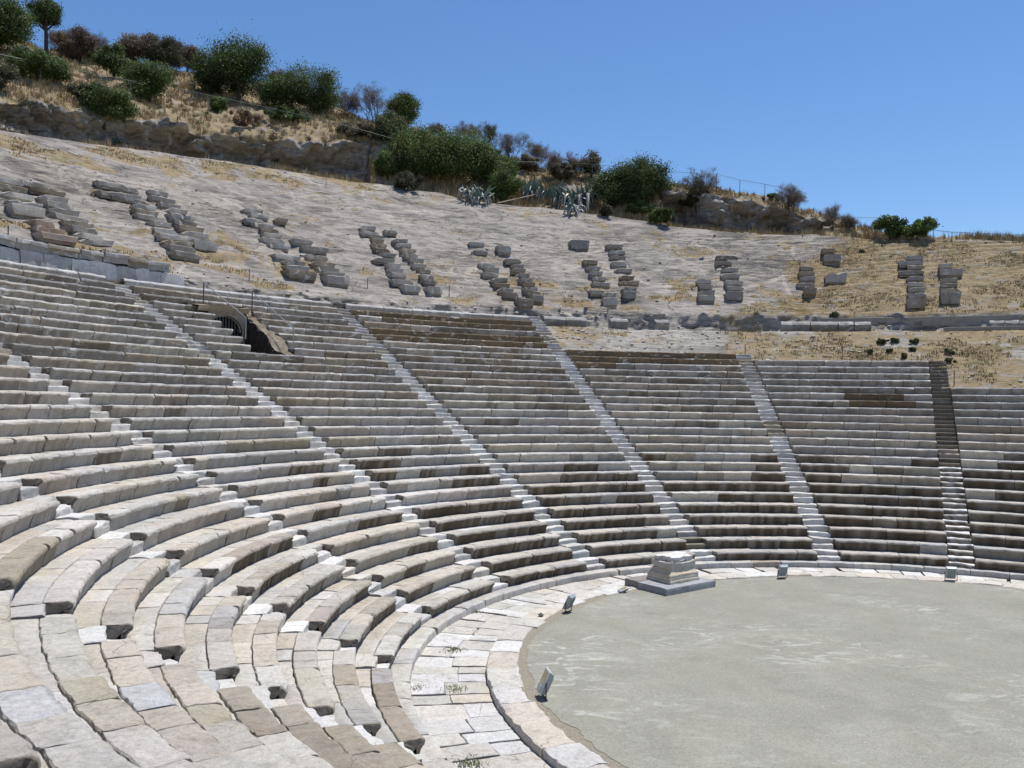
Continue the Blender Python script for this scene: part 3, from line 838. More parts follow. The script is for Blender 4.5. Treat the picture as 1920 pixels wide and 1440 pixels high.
def sample(wt, n):
    p = wt/wt.sum(); i = rng.choice(len(p), n, p=p); u = rng.random((n, 1)); v = rng.random((n, 1))
    return A3[i]+(C3_[i]-A3[i])*u+(D3[i]-A3[i])*v, i
cpal = np.array([(0.40, 0.31, 0.16), (0.34, 0.25, 0.12), (0.45, 0.37, 0.21), (0.29, 0.19, 0.09), (0.37, 0.26, 0.12)])
w1 = ar*vis*np.clip(Gf-0.3, 0, 1)*((tyf >= 4) & (tyf <= 7))*np.where(tyf <= 6, 3.0, 1.0)
cl_n = np.clip(fbm(A3, 0.25, 3, 33)+0.5, 0.02, 1); w1 = w1*cl_n
pts, ii = sample(w1, 19000)
tl = np.where(tyf[ii] == 7, 0.55, 0.75)
blades('tall_dry_grass', 'tall straw coloured grass covering the hill above the rock edge', pts, tl*rng.uniform(.5, 1.2, len(pts)), cpal[rng.integers(0, 5, len(pts))], 0.022, 9)
w2 = ar*vis*np.clip(Gf-0.32, 0, 1)*(tyf <= 3)*np.clip(fbm(A3, 0.5, 4, 301)*1.6+.35, 0.0, 1.2)
pts, ii = sample(w2, 6500)
gc = np.array([(0.36, 0.28, 0.15), (0.33, 0.25, 0.13), (0.26, 0.26, 0.12), (0.40, 0.33, 0.20), (0.30, 0.19, 0.09)])
blades('short_dry_grass', 'short ochre grass and weeds growing in the rock slope', pts, 0.10*rng.uniform(.4, 1.6, len(pts)), gc[rng.integers(0, 5, len(pts))], 0.02, 6)
w5 = ar*((tyf == 3) & (df > 140) & (df < 168))*np.clip((42-np.hypot(A3[:, 0], A3[:, 1]))/2, 0, 1)*np.clip(fbm(A3, .4, 3, 311)+.3, 0, 1)
pts, ii = sample(w5, 900)
gc2 = np.array([(.20, .24, .09), (.30, .29, .13), (.16, .20, .07), (.40, .27, .13)])
blades('green_grass', 'green and rusty grass along the top of the blue grey wall', pts, .2*np.ones(len(pts)), gc2[rng.integers(0, 4, len(pts))], .02, 7)
# rubble stones lying on the slope above the seats
w3 = ar*vis*(tyf <= 2)*np.where(df < 88, .35, 1.0)+ar*vis*(tyf == 3)*0.06
pts, ii = sample(w3, 1000)
m = MB()
ico = np.array([(0, 0, 1), (.9, 0, .2), (.3, .85, .3), (-.75, .5, .2), (-.7, -.55, .3), (.25, -.9, .2), (0, 0, -.6)])
icf = np.array([(0, 1, 2), (0, 2, 3), (0, 3, 4), (0, 4, 5), (0, 5, 1), (6, 2, 1), (6, 3, 2), (6, 4, 3), (6, 5, 4), (6, 1, 5)])
for p in pts:
    s = rng.uniform(.04, .14)*(1+.6*(rng.random() < .05)); a = rng.uniform(0, 6.28)
    v = ico*(1+rng.normal(0, .15, ico.shape))*np.array([s*1.3, s, s*.6])
    v = np.stack([v[:, 0]*math.cos(a)-v[:, 1]*math.sin(a), v[:, 0]*math.sin(a)+v[:, 1]*math.cos(a), v[:, 2]], -1)
    m.add(v+p, [icf], pick({'grey': 4, 'umber': 3, 'slate': 2})*.9)
tag(m.build('rubble', M_STONE), 'loose grey rubble scattered over the slope above the seats', kind='stuff')
# ---------------------------------------------------------------- remains of the upper seats
ORDN = ORD+['fifteenth', 'sixteenth', 'seventeenth', 'eighteenth']
def quoin(mb, p, ang, wd, h, dp, col, rough=0.025, overhang=0.12, stain_shade=0.0, flare=0.0):
    """rough seat block; p = middle of its front face"""
    n = 6; xs = np.linspace(-wd/2, wd/2, n)
    pr = np.array([(overhang, -h/2), (overhang*.95, -h*.26), (overhang*.75, -h*.20), (0, -h*.16), (0, h*.44), (.02, h*.5), (.12, h*.5), (dp*.5, h*.5), (dp, h*.5), (dp, -h/2)])
    m_ = len(pr)
    X = xs[:, None]*np.ones((1, m_)); Y = pr[:, 0][None]*np.ones((n, 1)); Zq = pr[:, 1][None]*np.ones((n, 1))
    X = X*(1-0.10*(pr[:, 1] < 0)[None]*(overhang > 0))
    V = np.stack([X, Y, Zq], -1)
    off = np.array([rng.uniform(0, 99), rng.uniform(0, 99), 0])
    if rng.random() < .6:          # a broken corner, sheared off
        side = rng.choice([0, n-1]); V[side, :, 2] -= (V[side, :, 2] > h*.05)*rng.uniform(.06, .2); V[side, :, 1] += (V[side, :, 1] < .2)*rng.uniform(.0, .2)
    if rng.random() < .35:
        j_ = rng.integers(1, n-1); V[j_, 3:6, 1] += rng.uniform(.05, .16); V[j_, 4:7, 2] -= rng.uniform(.02, .10)
    V = V+fbm(V+off, 3, 2, 8)[..., None]*np.array([1.5, 1, .4])*rough*.8+rng.normal(0, rough*.30, V.shape)
    tilt = rng.normal(0, .02); V[..., 2] += V[..., 0]*tilt
    c, s = math.cos(ang), math.sin(ang)           # outward radial = (c, s); tangential = (-s, c)
    Wd = np.stack([V[..., 0]*(-s)+V[..., 1]*c, V[..., 0]*c+V[..., 1]*s, V[..., 2]], -1)+np.array(p)
    idx = np.arange(n*m_).reshape(n, m_)
    q = np.stack([idx[:-1, :-1], idx[1:, :-1], idx[1:, 1:], idx[:-1, 1:]], -1).reshape(-1, 4)
    C = np.empty((n, m_, 3)); C[:] = col
    C *= (1-stain_shade*(pr[:, 1] < -h*.18)[None, :, None])  # shade under the nosing painted into the lower part of the block
    bot = np.stack([idx[:-1, 0], idx[:-1, -1], idx[1:, -1], idx[1:, 0]], -1)
    mb.add(Wd.reshape(-1, 3), [q, bot, idx[0][None], idx[-1][::-1][None]], C.reshape(-1, 3))

COLS = [
 [(10,345,1.3),(15,358,1.3),(25,372,1.4),(40,388,1.5),(43,402,1.5,.7),(75,425,.9),(83,437,1.3),(100,450,1.6)],
 [(60,352,1.5),(82,363,1.7),(92,377,1.4),(105,390,1.4),(112,402,1.4),(125,415,1.6),(138,425,1.4),(150,436,1.3),(157,448,1.2),(172,459,1.5)],
 [(205,352,1.7),(238,361,1.1),(220,371,2.3),(240,382,2.3),(265,393,1.3),(268,403,1.2),(274,413,1.4),(293,425,1.2),(302,438,1.2),(317,449,1.5),(327,460,1.5),(335,471,1.4),(345,483,1.4)],
 [(292,367,1.1),(300,379,1.4),(313,391,1.2),(326,400,1.1),(336,411,1.4),(341,422,1.3),(352,433,1.4),(360,444,1.4),(364,455,1.4),(378,467,1.3,.75)],
 [(470,400,1.2),(483,409,1.2),(472,419,1.1),(490,428,1.2),(500,437,1.1),(506,446,1.1),(508,456,1.4),(518,466,1.2),(533,487,1.5),(545,497,1.3),(552,507,1.3),(560,521,1.6,.7)],
 [(523,417,.8),(564,457,1.2),(586,471,1.6),(590,487,1.3),(600,499,1.4),(610,510,1.2),(620,519,1.2),(628,531,1.3,.7)],
 [(685,431,1.4),(691,441,1.4),(702,448,.9),(705,456,.9),(707,465,1.1),(713,474,1.2),(722,482,1.2),(716,492,1.6),(735,502,.9),(737,511,1.0),(743,520,1.1),(750,533,1.5),(767,546,1.1,.6)],
 [(730,439,1.0),(748,455,1.1),(753,464,1.2),(763,474,1.1),(767,483,1.0),(777,492,1.1),(783,502,.9),(792,513,.8),(797,523,.9),(802,533,.9),(812,549,1.0,.6)],
 [(892,461,1.2),(898,478,1.1),(910,502,1.1),(920,510,1.0),(917,519,1.1),(933,529,1.2),(938,539,1.1),(945,548,1.0),(955,558,1.0,.5)],
 [(943,473,1.1,.75),(960,493,1.2),(968,503,.9),(970,511,1.0),(978,520,1.0),(984,529,.9),(988,537,.9),(992,546,.9),(997,554,.9),(1005,564,.8,.6),(982,573,1.1,.75)],
 [(1085,465,1.5,.95),(1105,495,1.1),(1110,506,1.1),(1115,516,1.0),(1122,526,1.0),(1125,537,1.2),(1117,552,1.0),(1138,556,1.1),(1142,570,1.0,.75)],
 [(1150,465,1.4),(1155,477,1.3),(1157,487,1.2),(1160,499,1.2),(1167,511,1.4),(1173,524,1.1),(1178,534,1.5),(1177,546,1.0),(1178,558,.9,.7)],
 [(1318,531,1.1),(1322,542,1.0),(1323,552,1.2),(1323,563,1.2,.55)],
 [(1362,487,1.7),(1355,497,1.3),(1367,510,1.3),(1368,521,1.4),(1375,534,1.3),(1377,544,1.2),(1375,560,1.2,.8)],
 [(1512,507,1.0),(1512,517,1.2),(1513,526,1.1),(1510,538,1.3),(1518,550,.8,.7)],
 [(1552,473,1.0),(1560,489,1.3,.7),(1566,527,1.5,.9)],
 [(1715,487,1.2),(1707,497,1.7),(1717,505,1.2),(1708,515,1.7),(1715,526,1.2),(1717,537,1.1),(1718,547,1.1),(1718,557,1.2),(1718,574,1.2,1.0)],
 [(1773,502,.9),(1783,515,1.5,.6),(1779,530,1.1),(1779,539,1.1),(1783,549,1.3),(1782,566,1.2,1.0)]]
bcol = {'grey': 6, 'umber': 2.5, 'blue': 1.5}
for ci, colm in enumerate(COLS):
    nb = len(colm)
    for bi, b in enumerate(colm):
        px, py, wd = b[:3]; h = b[3] if len(b) > 3 else 0.40
        p = on_hill(px, py)
        if p is None: continue
        ang = math.atan2(p.y, p.x)
        fore = 1.0+0.18*(px < 650)
        mb = MB()
        c = np.array(pick(bcol))*rng.uniform(.5, .72)
        if px < 120 and py > 420: c = c*np.array([1.15, .95, .85])
        pc = np.array(p)-np.array([math.cos(ang), math.sin(ang), 0])*0.62
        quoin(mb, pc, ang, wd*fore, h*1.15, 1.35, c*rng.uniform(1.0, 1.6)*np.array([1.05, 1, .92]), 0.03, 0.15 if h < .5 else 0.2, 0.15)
        if h > .5:     # the block below sits set back under the nosing
            pass
        o = mb.build('seat_block', M_STONE)
        pos = ORDN[nb-bi] if bi else 'topmost'
        if bi == nb-1: pos = 'lowest'
        lab = ('grey seat block, %s of the %s column from the left' % (pos, ORDN[ci+1])) if pos in ('lowest', 'topmost') else ('grey seat block, %s from the bottom in the %s column from the left' % (pos, ORDN[ci+1]))
        tag(o, lab, 'stone block', 'seat blocks left on the rock slope')

# pieces of the terrace parapet
def cyl_hit(px, py, r): return hit_fun(px, py, lambda th: r+0*th)
PAR = [(1020,1062,592,1.0),(1062,1100,594,1.0),(1145,1178,597,1.0),(1228,1255,599,1.0),(1465,1487,603,1.),(1487,1520,603,1.),(1521,1571,603,1.),(1572,1601,603,1.),(1602,1634,603,1.)]
PLB = ['left half of the long parapet slab right of the tallest seating wedge', 'right half of the long parapet slab right of the tallest seating wedge',
       'single pale topped parapet block standing alone above the brown rows', 'right one of two lone parapet blocks above the brown rows',
       'leftmost block of the five block parapet row', 'second block from the left of the five block parapet row', 'wide middle block of the five block parapet row',
       'fourth block from the left of the five block parapet row', 'rightmost block of the five block parapet row']
for (xa, xb, yt, _), lb in zip(PAR, PLB):
    a = cyl_hit(xa, yt, 37.7); b = cyl_hit(xb, yt, 37.7)
    ta, tb = sorted([math.atan2(a[1], a[0]), math.atan2(b[1], b[0])])
    zt = (a[2]+b[2])/2
    mb = MB()
    pr = [(.16, -.8), (.12, -.55), (.05, -.42), (0, -.38), (0, -.22), (.14, -.10), (.30, 0.0), (.36, .01), (.62, .0), (.66, -.03), (.66, -.8)]
    sector(mb, 37.6, pr, ta, tb, zt, np.array(PAL['blue'])*rng.uniform(.6, .95), (rng.uniform(.2, .7), 0, 0), 0.25, chip=.3, jit=0.02, gap=.004, tilt=.01)
    tag(mb.build('parapet_block', M_STONE), lb, 'stone block', 'parapet blocks on the terrace edge')
for i, (xa, xb) in enumerate([(1855, 1884), (1885, 1911), (1912, 1942)]):
    a = cyl_hit(xa, 601, 37.7); b = cyl_hit(xb, 601, 37.7)
    ta, tb = sorted([math.atan2(a[1], a[0]), math.atan2(b[1], b[0])])
    mb = MB()
    pr = [(.02, -.62), (0, -.3), (0, -.18), (.10, -.08), (.22, 0.0), (.30, .01), (.55, .0), (.6, -.03), (.6, -.62)]
    sector(mb, 37.7, pr, ta, tb, a[2], np.array(PAL['blue'])*rng.uniform(.55, .75), (.4, 0, 0), 0.25, chip=.3, jit=0.02, gap=.004, tilt=.01)
    tag(mb.build('parapet_block', M_STONE), ['left block on the concrete plinth at the right edge', 'middle block on the concrete plinth at the right edge', 'right block on the concrete plinth, cut by the right edge'][i], 'stone block', 'parapet blocks on the terrace edge')
a = cyl_hit(1770, 617, 37.5); b = cyl_hit(1960, 617, 37.5)
ta, tb = sorted([math.atan2(a[1], a[0]), math.atan2(b[1], b[0])])
mb = MB(); sector(mb, 37.45, [(0, -.9), (0, -.02), (.02, 0), (.5, 0), (1.0, 0), (1.0, -.9)], ta, tb, a[2]+.12, np.array((.3, .28, .24)), (0, 0, 0), .4, jit=.004)
tag(mb.build('concrete_plinth', M_CONCRETE), 'low concrete plinth carrying grey blocks at the right edge', 'plinth')
a = cyl_hit(1540, 597, 39.4); b = cyl_hit(1990, 590, 39.4)
ta, tb = sorted([math.atan2(a[1], a[0]), math.atan2(b[1], b[0])])
mb = MB(); sector(mb, 39.3, [(0, -.6), (0, -.02), (.02, 0), (.15, 0), (.3, 0), (.3, -.6)], ta, tb, max(a[2], b[2])+.02, np.array((.36, .33, .28)), (0, 0, 0), .4, jit=.004)
tag(mb.build('low_wall', M_CONCRETE), 'long low pale concrete wall at the foot of the grassy slope', 'wall')

# coursed wall at the back of the terrace, left
root = empty('retaining_wall', (38.3*math.cos(2.65), 38.3*math.sin(2.65), 11.9), 2.65, 'blue grey block wall of two courses above the top left rows', 'wall')
for ci, (z0, z1, rf, pal_) in enumerate([(11.7, 12.72, 38.35, {'blue': 5, 'white': 2, 'cream': 1}), (12.74, 13.2, 38.25, {'grey': 5, 'umber': 2, 'blue': 2})]):
    mb = MB(); t = math.radians(140.2 if ci == 0 else 141.5)
    while t < math.radians(172):
        t1 = t+rng.uniform(.6, 1.7)/38.4; h = z1-z0
        pr = [(0, -h), (0, -h*.5), (0, -.03), (.03, 0), (.3, 0), (.6, 0), (.6, -h)] if ci == 0 else [(.14, -h), (.1, -h*.5), (0, -h*.42), (0, -.05), (.04, 0), (.3, 0), (.8, 0), (.8, -h)]
        if rng.random() > 0.06 or ci == 0:
            sector(mb, rf, pr, t, t1, z1+rng.normal(0, .02), np.array(pick(pal_))*(1.0 if ci == 0 else .7), (.12*rng.random(), 0, 0), .3, chip=.3, jit=.02, tilt=.015)
        t = t1
    local(mb.build(['lower_course', 'upper_course'][ci], M_STONE), root)

# ---------------------------------------------------------------- tunnel
def pol(r, deg, z): t_ = math.radians(deg); return np.array([r*math.cos(t_), r*math.sin(t_), z])
troot = empty('tunnel_entrance', tuple(pol(33, 139.5, Z(21))), math.radians(139.5), 'dark arched tunnel mouth with rough masonry side wall, cut into the seats', 'tunnel')
def rough_sheet(name, f, nu, nv, mat, parent, amp=0.06, col=(.5, .5, .5), flip=False, sd=5):
    u = np.linspace(0, 1, nu); v = np.linspace(0, 1, nv)
    V = np.array([[f(a, b) for b in v] for a in u])
    n = fbm(V, 1.6, 4, sd)*amp
    V = V+n[..., None]*np.array([.6, .6, .8])
    idx = np.arange(nu*nv).reshape(nu, nv)
    q = np.stack([idx[:-1, :-1], idx[1:, :-1], idx[1:, 1:], idx[:-1, 1:]], -1).reshape(-1, 4)
    if flip: q = q[:, ::-1]
    m = MB(); m.add(V.reshape(-1, 3), [q], col); o = m.build(name, mat); local(o, parent); return o
def crest(r): return Z(21)+0.15+0.4/0.7727*(r-31.3)
zf = Z(21)-.06
rough_sheet('side_wall', lambda a, b: pol(31.0+4.2*a, 138.15+.16*math.sin(a*7), zf+(min(crest(31.0+4.2*a), 11.2)-zf)*b), 26, 14, M_SHADED_MASONRY, troot, .12)
rough_sheet('wall_top', lambda a, b: pol(31.0+5.0*a, 138.15+.16*math.sin(a*7)-1.4*b, crest(31.0+5.0*a)-.08+.10*b), 60, 20, soil_material('grassy_rubble', (.13, .105, .07), (.33, .29, .23), 3), troot, .18, flip=True)
# arched front wall with opening
mb = MB(); RA = 34.75; c0 = 139.95; hwid = 0.96; zsp = 9.62; nA = 22
out = []; inn = []
for i in range(nA+1):
    a = PI*i/nA; x = hwid*math.cos(a); z = zsp+0.80*math.sin(a)
    inn.append((x, z)); out.append((x*1.35, max(zsp, 9.2)+1.1*math.sin(a)+.15))
inn = [(hwid, zf)]+inn+[(-hwid, zf)]; out = [(hwid*1.35, zf)]+out+[(-hwid*1.35, zf)]
Vi = []; Fi = []
for (x, z) in inn: Vi.append(pol(RA, c0-math.degrees(x/RA), z))
for (x, z) in out: Vi.append(pol(RA-.02, c0-math.degrees(x/RA), min(z, 11.0)))
n_ = len(inn); ii_ = np.arange(n_-1)
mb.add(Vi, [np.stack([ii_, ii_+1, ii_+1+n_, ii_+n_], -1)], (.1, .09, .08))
mv = MB(); Vv = [pol(RA, c0-math.degrees(x/RA), z) for (x, z) in inn]+[pol(RA+3.5, c0-math.degrees(x/RA), z) for (x, z) in inn]
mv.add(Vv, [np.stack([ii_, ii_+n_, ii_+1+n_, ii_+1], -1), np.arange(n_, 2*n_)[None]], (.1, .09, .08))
local(mv.build('vault', M_SHADED_MASONRY), troot)
M_CAP = soil_material('earth_cap', (.30, .25, .18), (.45, .39, .30), 4)
local(mb.build('arch_wall', M_CAP), troot)
rough_sheet('roof_earth', lambda a, b: pol(34.5+1.5*b, 137.2+5.3*a, Z(27)+.02+.12*b), 30, 8, M_CAP, troot, .08)
rough_sheet('roof_front', lambda a, b: pol(34.52+.2*(1-b), 137.9+4.6*a, 10.55+(Z(27)+.02-10.55)*b), 24, 6, M_CAP, troot, .10, flip=True)
rough_sheet('left_wall', lambda a, b: pol(31.2+3.8*a, 141.35, zf+(crest(31.2+3.8*a)-zf)*b), 12, 8, M_SHADED_MASONRY, troot, .03, flip=True)

def tube(mb, pts, r, n=6, col=(.5, .5, .5), r2=None, cap=True):
    pts = np.array(pts, float); k = len(pts)
    rad = np.linspace(r, r2 if r2 is not None else r, k)
    T = np.gradient(pts, axis=0); T /= np.linalg.norm(T, axis=1)[:, None]+1e-9
    ref = np.array([0, 0, 1.0]) if abs(T[0, 2]) < .9 else np.array([1.0, 0, 0])
    U = np.cross(T, ref); U /= np.linalg.norm(U, axis=1)[:, None]+1e-9; W = np.cross(T, U)
    a = np.arange(n)*2*PI/n
    V = pts[:, None]+rad[:, None, None]*(U[:, None]*np.cos(a)[None, :, None]+W[:, None]*np.sin(a)[None, :, None])
    idx = np.arange(k*n).reshape(k, n); nx = np.roll(idx, -1, 1)
    q = np.stack([idx[:-1], nx[:-1], nx[1:], idx[1:]], -1).reshape(-1, 4)[:, ::-1]
    F = [q]
    if cap: F += [idx[0][None], idx[-1][::-1][None]]
    mb.add(V.reshape(-1, 3), F, col)
rough_sheet('dark_backing', lambda a, b: pol(35.7, 136.6+6.0*a, zf+(Z(27)-.1-zf)*b), 20, 10, M_SHADED_MASONRY, troot, .03)  # dark sheet added behind the arch to block the sky
# iron gate in the arch
groot = empty('iron_gate', tuple(pol(RA+.25, c0, zf)), math.radians(c0), 'round topped iron grille closing the tunnel mouth', 'gate')
mb = MB()
arc = [pol(RA+.12, c0-math.degrees(x/RA), z) for (x, z) in [(hwid*.97*math.cos(PI*i/20), zsp+.77*math.sin(PI*i/20)) for i in range(21)]]
tube(mb, arc, .035); local(mb.build('frame', M_STEEL), groot)
mb = MB()
for x in np.linspace(-.84, .84, 11): tube(mb, [pol(RA+.2, c0-math.degrees(x/RA), zf), pol(RA+.2, c0-math.degrees(x/RA), zsp+.75*math.sqrt(max(0, 1-(x/.96)**2)))], .012, 4)
for z in (8.7, 9.05, 9.4, 9.75): tube(mb, [pol(RA+.19, c0-1.55, z), pol(RA+.19, c0+1.55, z)], .011, 4)
local(mb.build('bars', M_STEEL), groot)
# handrails
for (dg, r0, r1, lab) in ((141.0, 32.05, 35.7, 'left steel handrail sloping down beside the tunnel mouth'), (137.05, 31.35, 35.2, 'right steel handrail, above the grassy rubble beside the tunnel')):
    k0 = (r0-15.04)/.7727+1; z0 = .4*k0; k1 = (r1-15.04)/.7727+1; z1 = .4*k1
    hr = empty('handrail', tuple(pol(r0, dg, z0)), math.radians(dg), lab, 'handrail', 'handrails at the tunnel')
    mb = MB(); tube(mb, [pol(r0, dg, z0+.9), pol(r1, dg, z1+.95)], .022); local(mb.build('rail', M_STEEL), hr)
    mb = MB(); tube(mb, [pol(r0, dg, z0-.1), pol(r0, dg, z0+.92)], .027); local(mb.build('post', M_STEEL), hr)
    mb = MB(); tube(mb, [pol(r1, dg, z1-.3), pol(r1, dg, z1+.97)], .030); local(mb.build('post', M_DARKSTEEL), hr)

# thin posts of the terrace edge
PST = [(15,447,24,'at the top left above the blue grey wall'),(467,527,22,'at the top of the right handrail'),(689,541,20,'left of the fourth pair of block columns'),(842,556,22,'between the fourth and fifth pair of block columns'),(1018,577,28,'right of the fifth pair of block columns'),
       (1080,662,30,'at the left end of the two brown top rows'),(1238,664,32,'in the middle of the two brown top rows'),(1397,669,24,'at the right end of the two brown top rows'),(1579,674,26,'above the grey patched top row'),(1789,723,28,'right of the dark narrow stairway')]
for px, py, hp, lab in PST:
    p = on_hill(px, py)
    if p is None: continue
    mb = MB(); H_ = hp/ppm(p)
    tube(mb, [np.array(p)-[0, 0, .2], np.array(p)+[0, 0, H_]], .026, 6, (.1, .09, .08))
    tag(mb.build('post', M_DARKSTEEL), 'thin dark metal post '+lab, 'post', 'thin posts along the terrace')

# ---------------------------------------------------------------- altar
F0 = ray_z(1250.5, 1118.0, -.02); Rg0 = ray_z(1341.5, 1100.5, -.02); L0 = ray_z(1176, 1096.5, -.02)
ex = Rg0-F0; wx = np.linalg.norm(ex); ex /= wx
ey = L0-F0; wy = np.linalg.norm(ey); ey /= wy
ey = ey-ex*np.dot(ey, ex)*0.5; ey /= np.linalg.norm(ey)
aroot = empty('altar', tuple((Rg0+L0)/2), math.atan2(ex[1], ex[0]), 'carved pale stone altar base on a blue grey plinth at the orchestra edge', 'altar')
cen = F0+ex*wx/2+ey*wy/2; cen[2] = -.02
pp = ppm(cen); ph = 13.0/pp
def loft_square(name, levels, mat, col, jit=.01, nseg=9, ctr=None, hx=None, hy=None, parent=None):
    """levels: (z, scale) outline scaled about ctr"""
    ctr = cen if ctr is None else ctr
    ring_ = []
    cs = [(-1, -1), (1, -1), (1, 1), (-1, 1)]
    for i in range(4):
        a = np.array(cs[i], float); b = np.array(cs[(i+1) % 4], float)
        for j in range(nseg): ring_.append(a+(b-a)*j/nseg)
    ring_ = np.array(ring_); n = len(ring_)
    V = []
    for z, s in levels:
        V.append(ctr+ex*(ring_[:, :1]*hx*s)+ey*(ring_[:, 1:]*hy*s)+np.array([0, 0, z]))
    V = np.array(V); V = V+fbm(V, 4, 3, 9)[..., None]*jit+rng.normal(0, jit*.25, V.shape)
    k = len(levels); idx = np.arange(k*n).reshape(k, n); nx = np.roll(idx, -1, 1)
    q = np.stack([idx[:-1], nx[:-1], nx[1:], idx[1:]], -1).reshape(-1, 4)
    m = MB(); m.add(V.reshape(-1, 3), [q, idx[0][::-1][None], idx[-1][None]], col)
    o = m.build(name, mat); local(o, parent); return o
plc = np.array([.36, .375, .39])
# plinth of several slabs
def slab_piece(x0, x1, y0, y1, z1, col, nm='plinth_slab'):
    c_ = F0+ex*(x0+x1)/2+ey*(y0+y1)/2; c_[2] = -.03
    loft_square(nm, [(0, 1), (z1*.5, 1), (z1-.02, 1), (z1, .985)], M_STONE, col, .012, 6, c_, (x1-x0)/2, (y1-y0)/2, aroot)
slab_piece(0, wx*.42, 0, wy*.66, ph, plc)
slab_piece(wx*.43, wx, 0, wy*.66, ph*.98, plc*1.05)
slab_piece(0.05, wx*.5, wy*.67, wy*1.0, ph*1.02, np.array([.27, .255, .235]))
slab_piece(wx*.51, wx*.98, wy*.67, wy*.98, ph*.97, plc*.9)
# position of the carved block from its own corners
zb = -.03+ph
Fb = ray_z(1257, 1096.5, zb); Rb = ray_z(1319, 1088.5, zb); Lb = ray_z(1205, 1087, zb)
exb = Rb-Fb; bx = np.linalg.norm(exb); eyb = Lb-Fb; by = np.linalg.norm(eyb)
bc = Fb+ex*bx/2+ey*by/2; bc[2] = zb-.004
px1 = 1/pp
cream = np.array([.70, .63, .51]); greyc = np.array([.58, .55, .49])
H1 = 12.5*px1; H2 = 13*px1; H3 = 12*px1; H4 = 9*px1
loft_square('base_moulding', [(0, 1.0), (.04, 1.015), (.10*1, 1.0), (.115, .965), (H1*.62, .955), (H1*.72, .975), (H1*.95, .965), (H1, .95)], M_STONE, cream, .008, 9, bc, bx/2, by/2, aroot)
loft_square('upper_moulding', [(H1+.004, .955), (H1+H2*.14, .97), (H1+H2*.28, .95), (H1+H2*.34, .90), (H1+H2*.6, .84), (H1+H2*.85, .775), (H1+H2, .765)], M_STONE, cream*np.array([1, .97, .92]), .008, 9, bc, bx/2, by/2, aroot)
loft_square('cornice', [(H1+H2+.004, .76), (H1+H2+H3*.12, .80), (H1+H2+H3*.2, .83), (H1+H2+H3*.9, .845), (H1+H2+H3, .82)], M_STONE, greyc, .03, 9, bc, bx/2, by/2, aroot)
loft_square('top_slab', [(H1+H2+H3+.004, .70), (H1+H2+H3+H4*.3, .74), (H1+H2+H3+H4*.45, .69), (H1+H2+H3+H4*.5, .735), (H1+H2+H3+H4*.93, .74), (H1+H2+H3+H4, .72)], M_STONE, np.array([.74, .72, .68]), .04, 9, bc, bx/2, by/2, aroot)

# ---------------------------------------------------------------- floodlights
def floodlight(p, face_deg, hgt, pitch, label, lying=False):
    t_ = math.radians(face_deg)
    rt = empty('floodlight', tuple(p), t_, label, 'floodlight', 'floodlights round the orchestra')
    s = hgt/0.5; W = .36*s; Hh = .44*s
    f = np.array([math.cos(t_), math.sin(t_), 0]); r_ = np.array([-f[1], f[0], 0]); u_ = np.array([0, 0, 1.])
    ca, sa = math.cos(pitch), math.sin(pitch)
    fn = f*ca+u_*sa; un = u_*ca-f*sa
    c = np.array(p)+u_*(.29*s if not lying else .10*s)
    def box(name, x0, x1, y0, y1, z0, z1, mat, tap=0.0, tapx=0.0):
        vs = []
        for yy, k_ in ((y0, 0), (y1, 1)):
            for xx, zz_ in ((x0, z0), (x1, z0), (x1, z1), (x0, z1)):
                g1 = 1-(tap if k_ == 0 else 0); xx2 = xx*g1*(1-tapx*(zz_ == z0)); z2 = zz_*g1
                vs.append(c+r_*xx2+fn*yy+un*z2)
        m = MB(); m.add(vs, [np.array([[0, 3, 2, 1], [4, 5, 6, 7], [0, 1, 5, 4], [1, 2, 6, 5], [2, 3, 7, 6], [3, 0, 4, 7]])])
        o = m.build(name, mat); local(o, rt)
        bv = o.modifiers.new('bevel', 'BEVEL'); bv.width = .012*s; bv.segments = 2
        return o
    box('casing', -W/2, W/2, -.09*s, -.002, -Hh/2, Hh/2, M_CASE, .14, .12)
    box('front_frame', -W/2-.01, W/2+.01, 0, .03*s, -Hh/2-.01, Hh/2+.01, M_CASEW, 0, .10)
    box('glass', -W*.40, W*.40, .031*s, .036*s, -Hh*.12, Hh*.44, M_GLASS)
    box('driver_cover', -W*.40, W*.40, .031*s, .045*s, -Hh*.44, -Hh*.17, M_CASE, 0, .08)
    for sx in (-1, 1):
        m = MB(); a = c+r_*sx*(W/2+.02)
        tube(m, [a+u_*.02, np.array([a[0], a[1], p[2]+.01])], .012*s, 5)
        local(m.build('leg', M_BLACK), rt)
    m = MB(); g0 = np.array(p)+u_*.015
    tube(m, [g0-r_*(W/2+.02), g0+r_*(W/2+.02)], .014*s, 5); local(m.build('foot_bar', M_BLACK), rt)
    for j in range(5):
        x = -W*.32+W*.16*j
        box('cooling_fin', x-.006, x+.006, -.11*s, -.08*s, -Hh*.33, Hh*.33, M_CASE)
for px, py, dg, hp, pit, lab in [
    (1467, 1084, None, 25.5, .35, 'grey floodlight on thin legs, between the altar and the dark narrow stairway'),
    (1783, 1089, None, 27, .30, 'grey floodlight at the foot of the dark narrow stairway'),
    (1066, 1147, None, 34, .45, 'tilted grey floodlight seen side on, left of the altar'),
    (1020, 1307, None, 58, .42, 'nearest floodlight, its amber glass turned up towards the lower rows')]:
    p = ray_z(px, py, -.01); a = math.degrees(math.atan2(p[1], p[0]))
    if px in (1467, 1783): a += 6
    if px == 1020: a = 188
    if px == 1066: a = 150
    floodlight(p, a, hp/ppm(p)*(.88 if px == 1020 else .98), pit, lab)
p = ray_z(1168, 1109, 0); floodlight(p, 200, .36, 1.2, 'small fallen floodlight lying beside the left tip of the altar plinth', True)
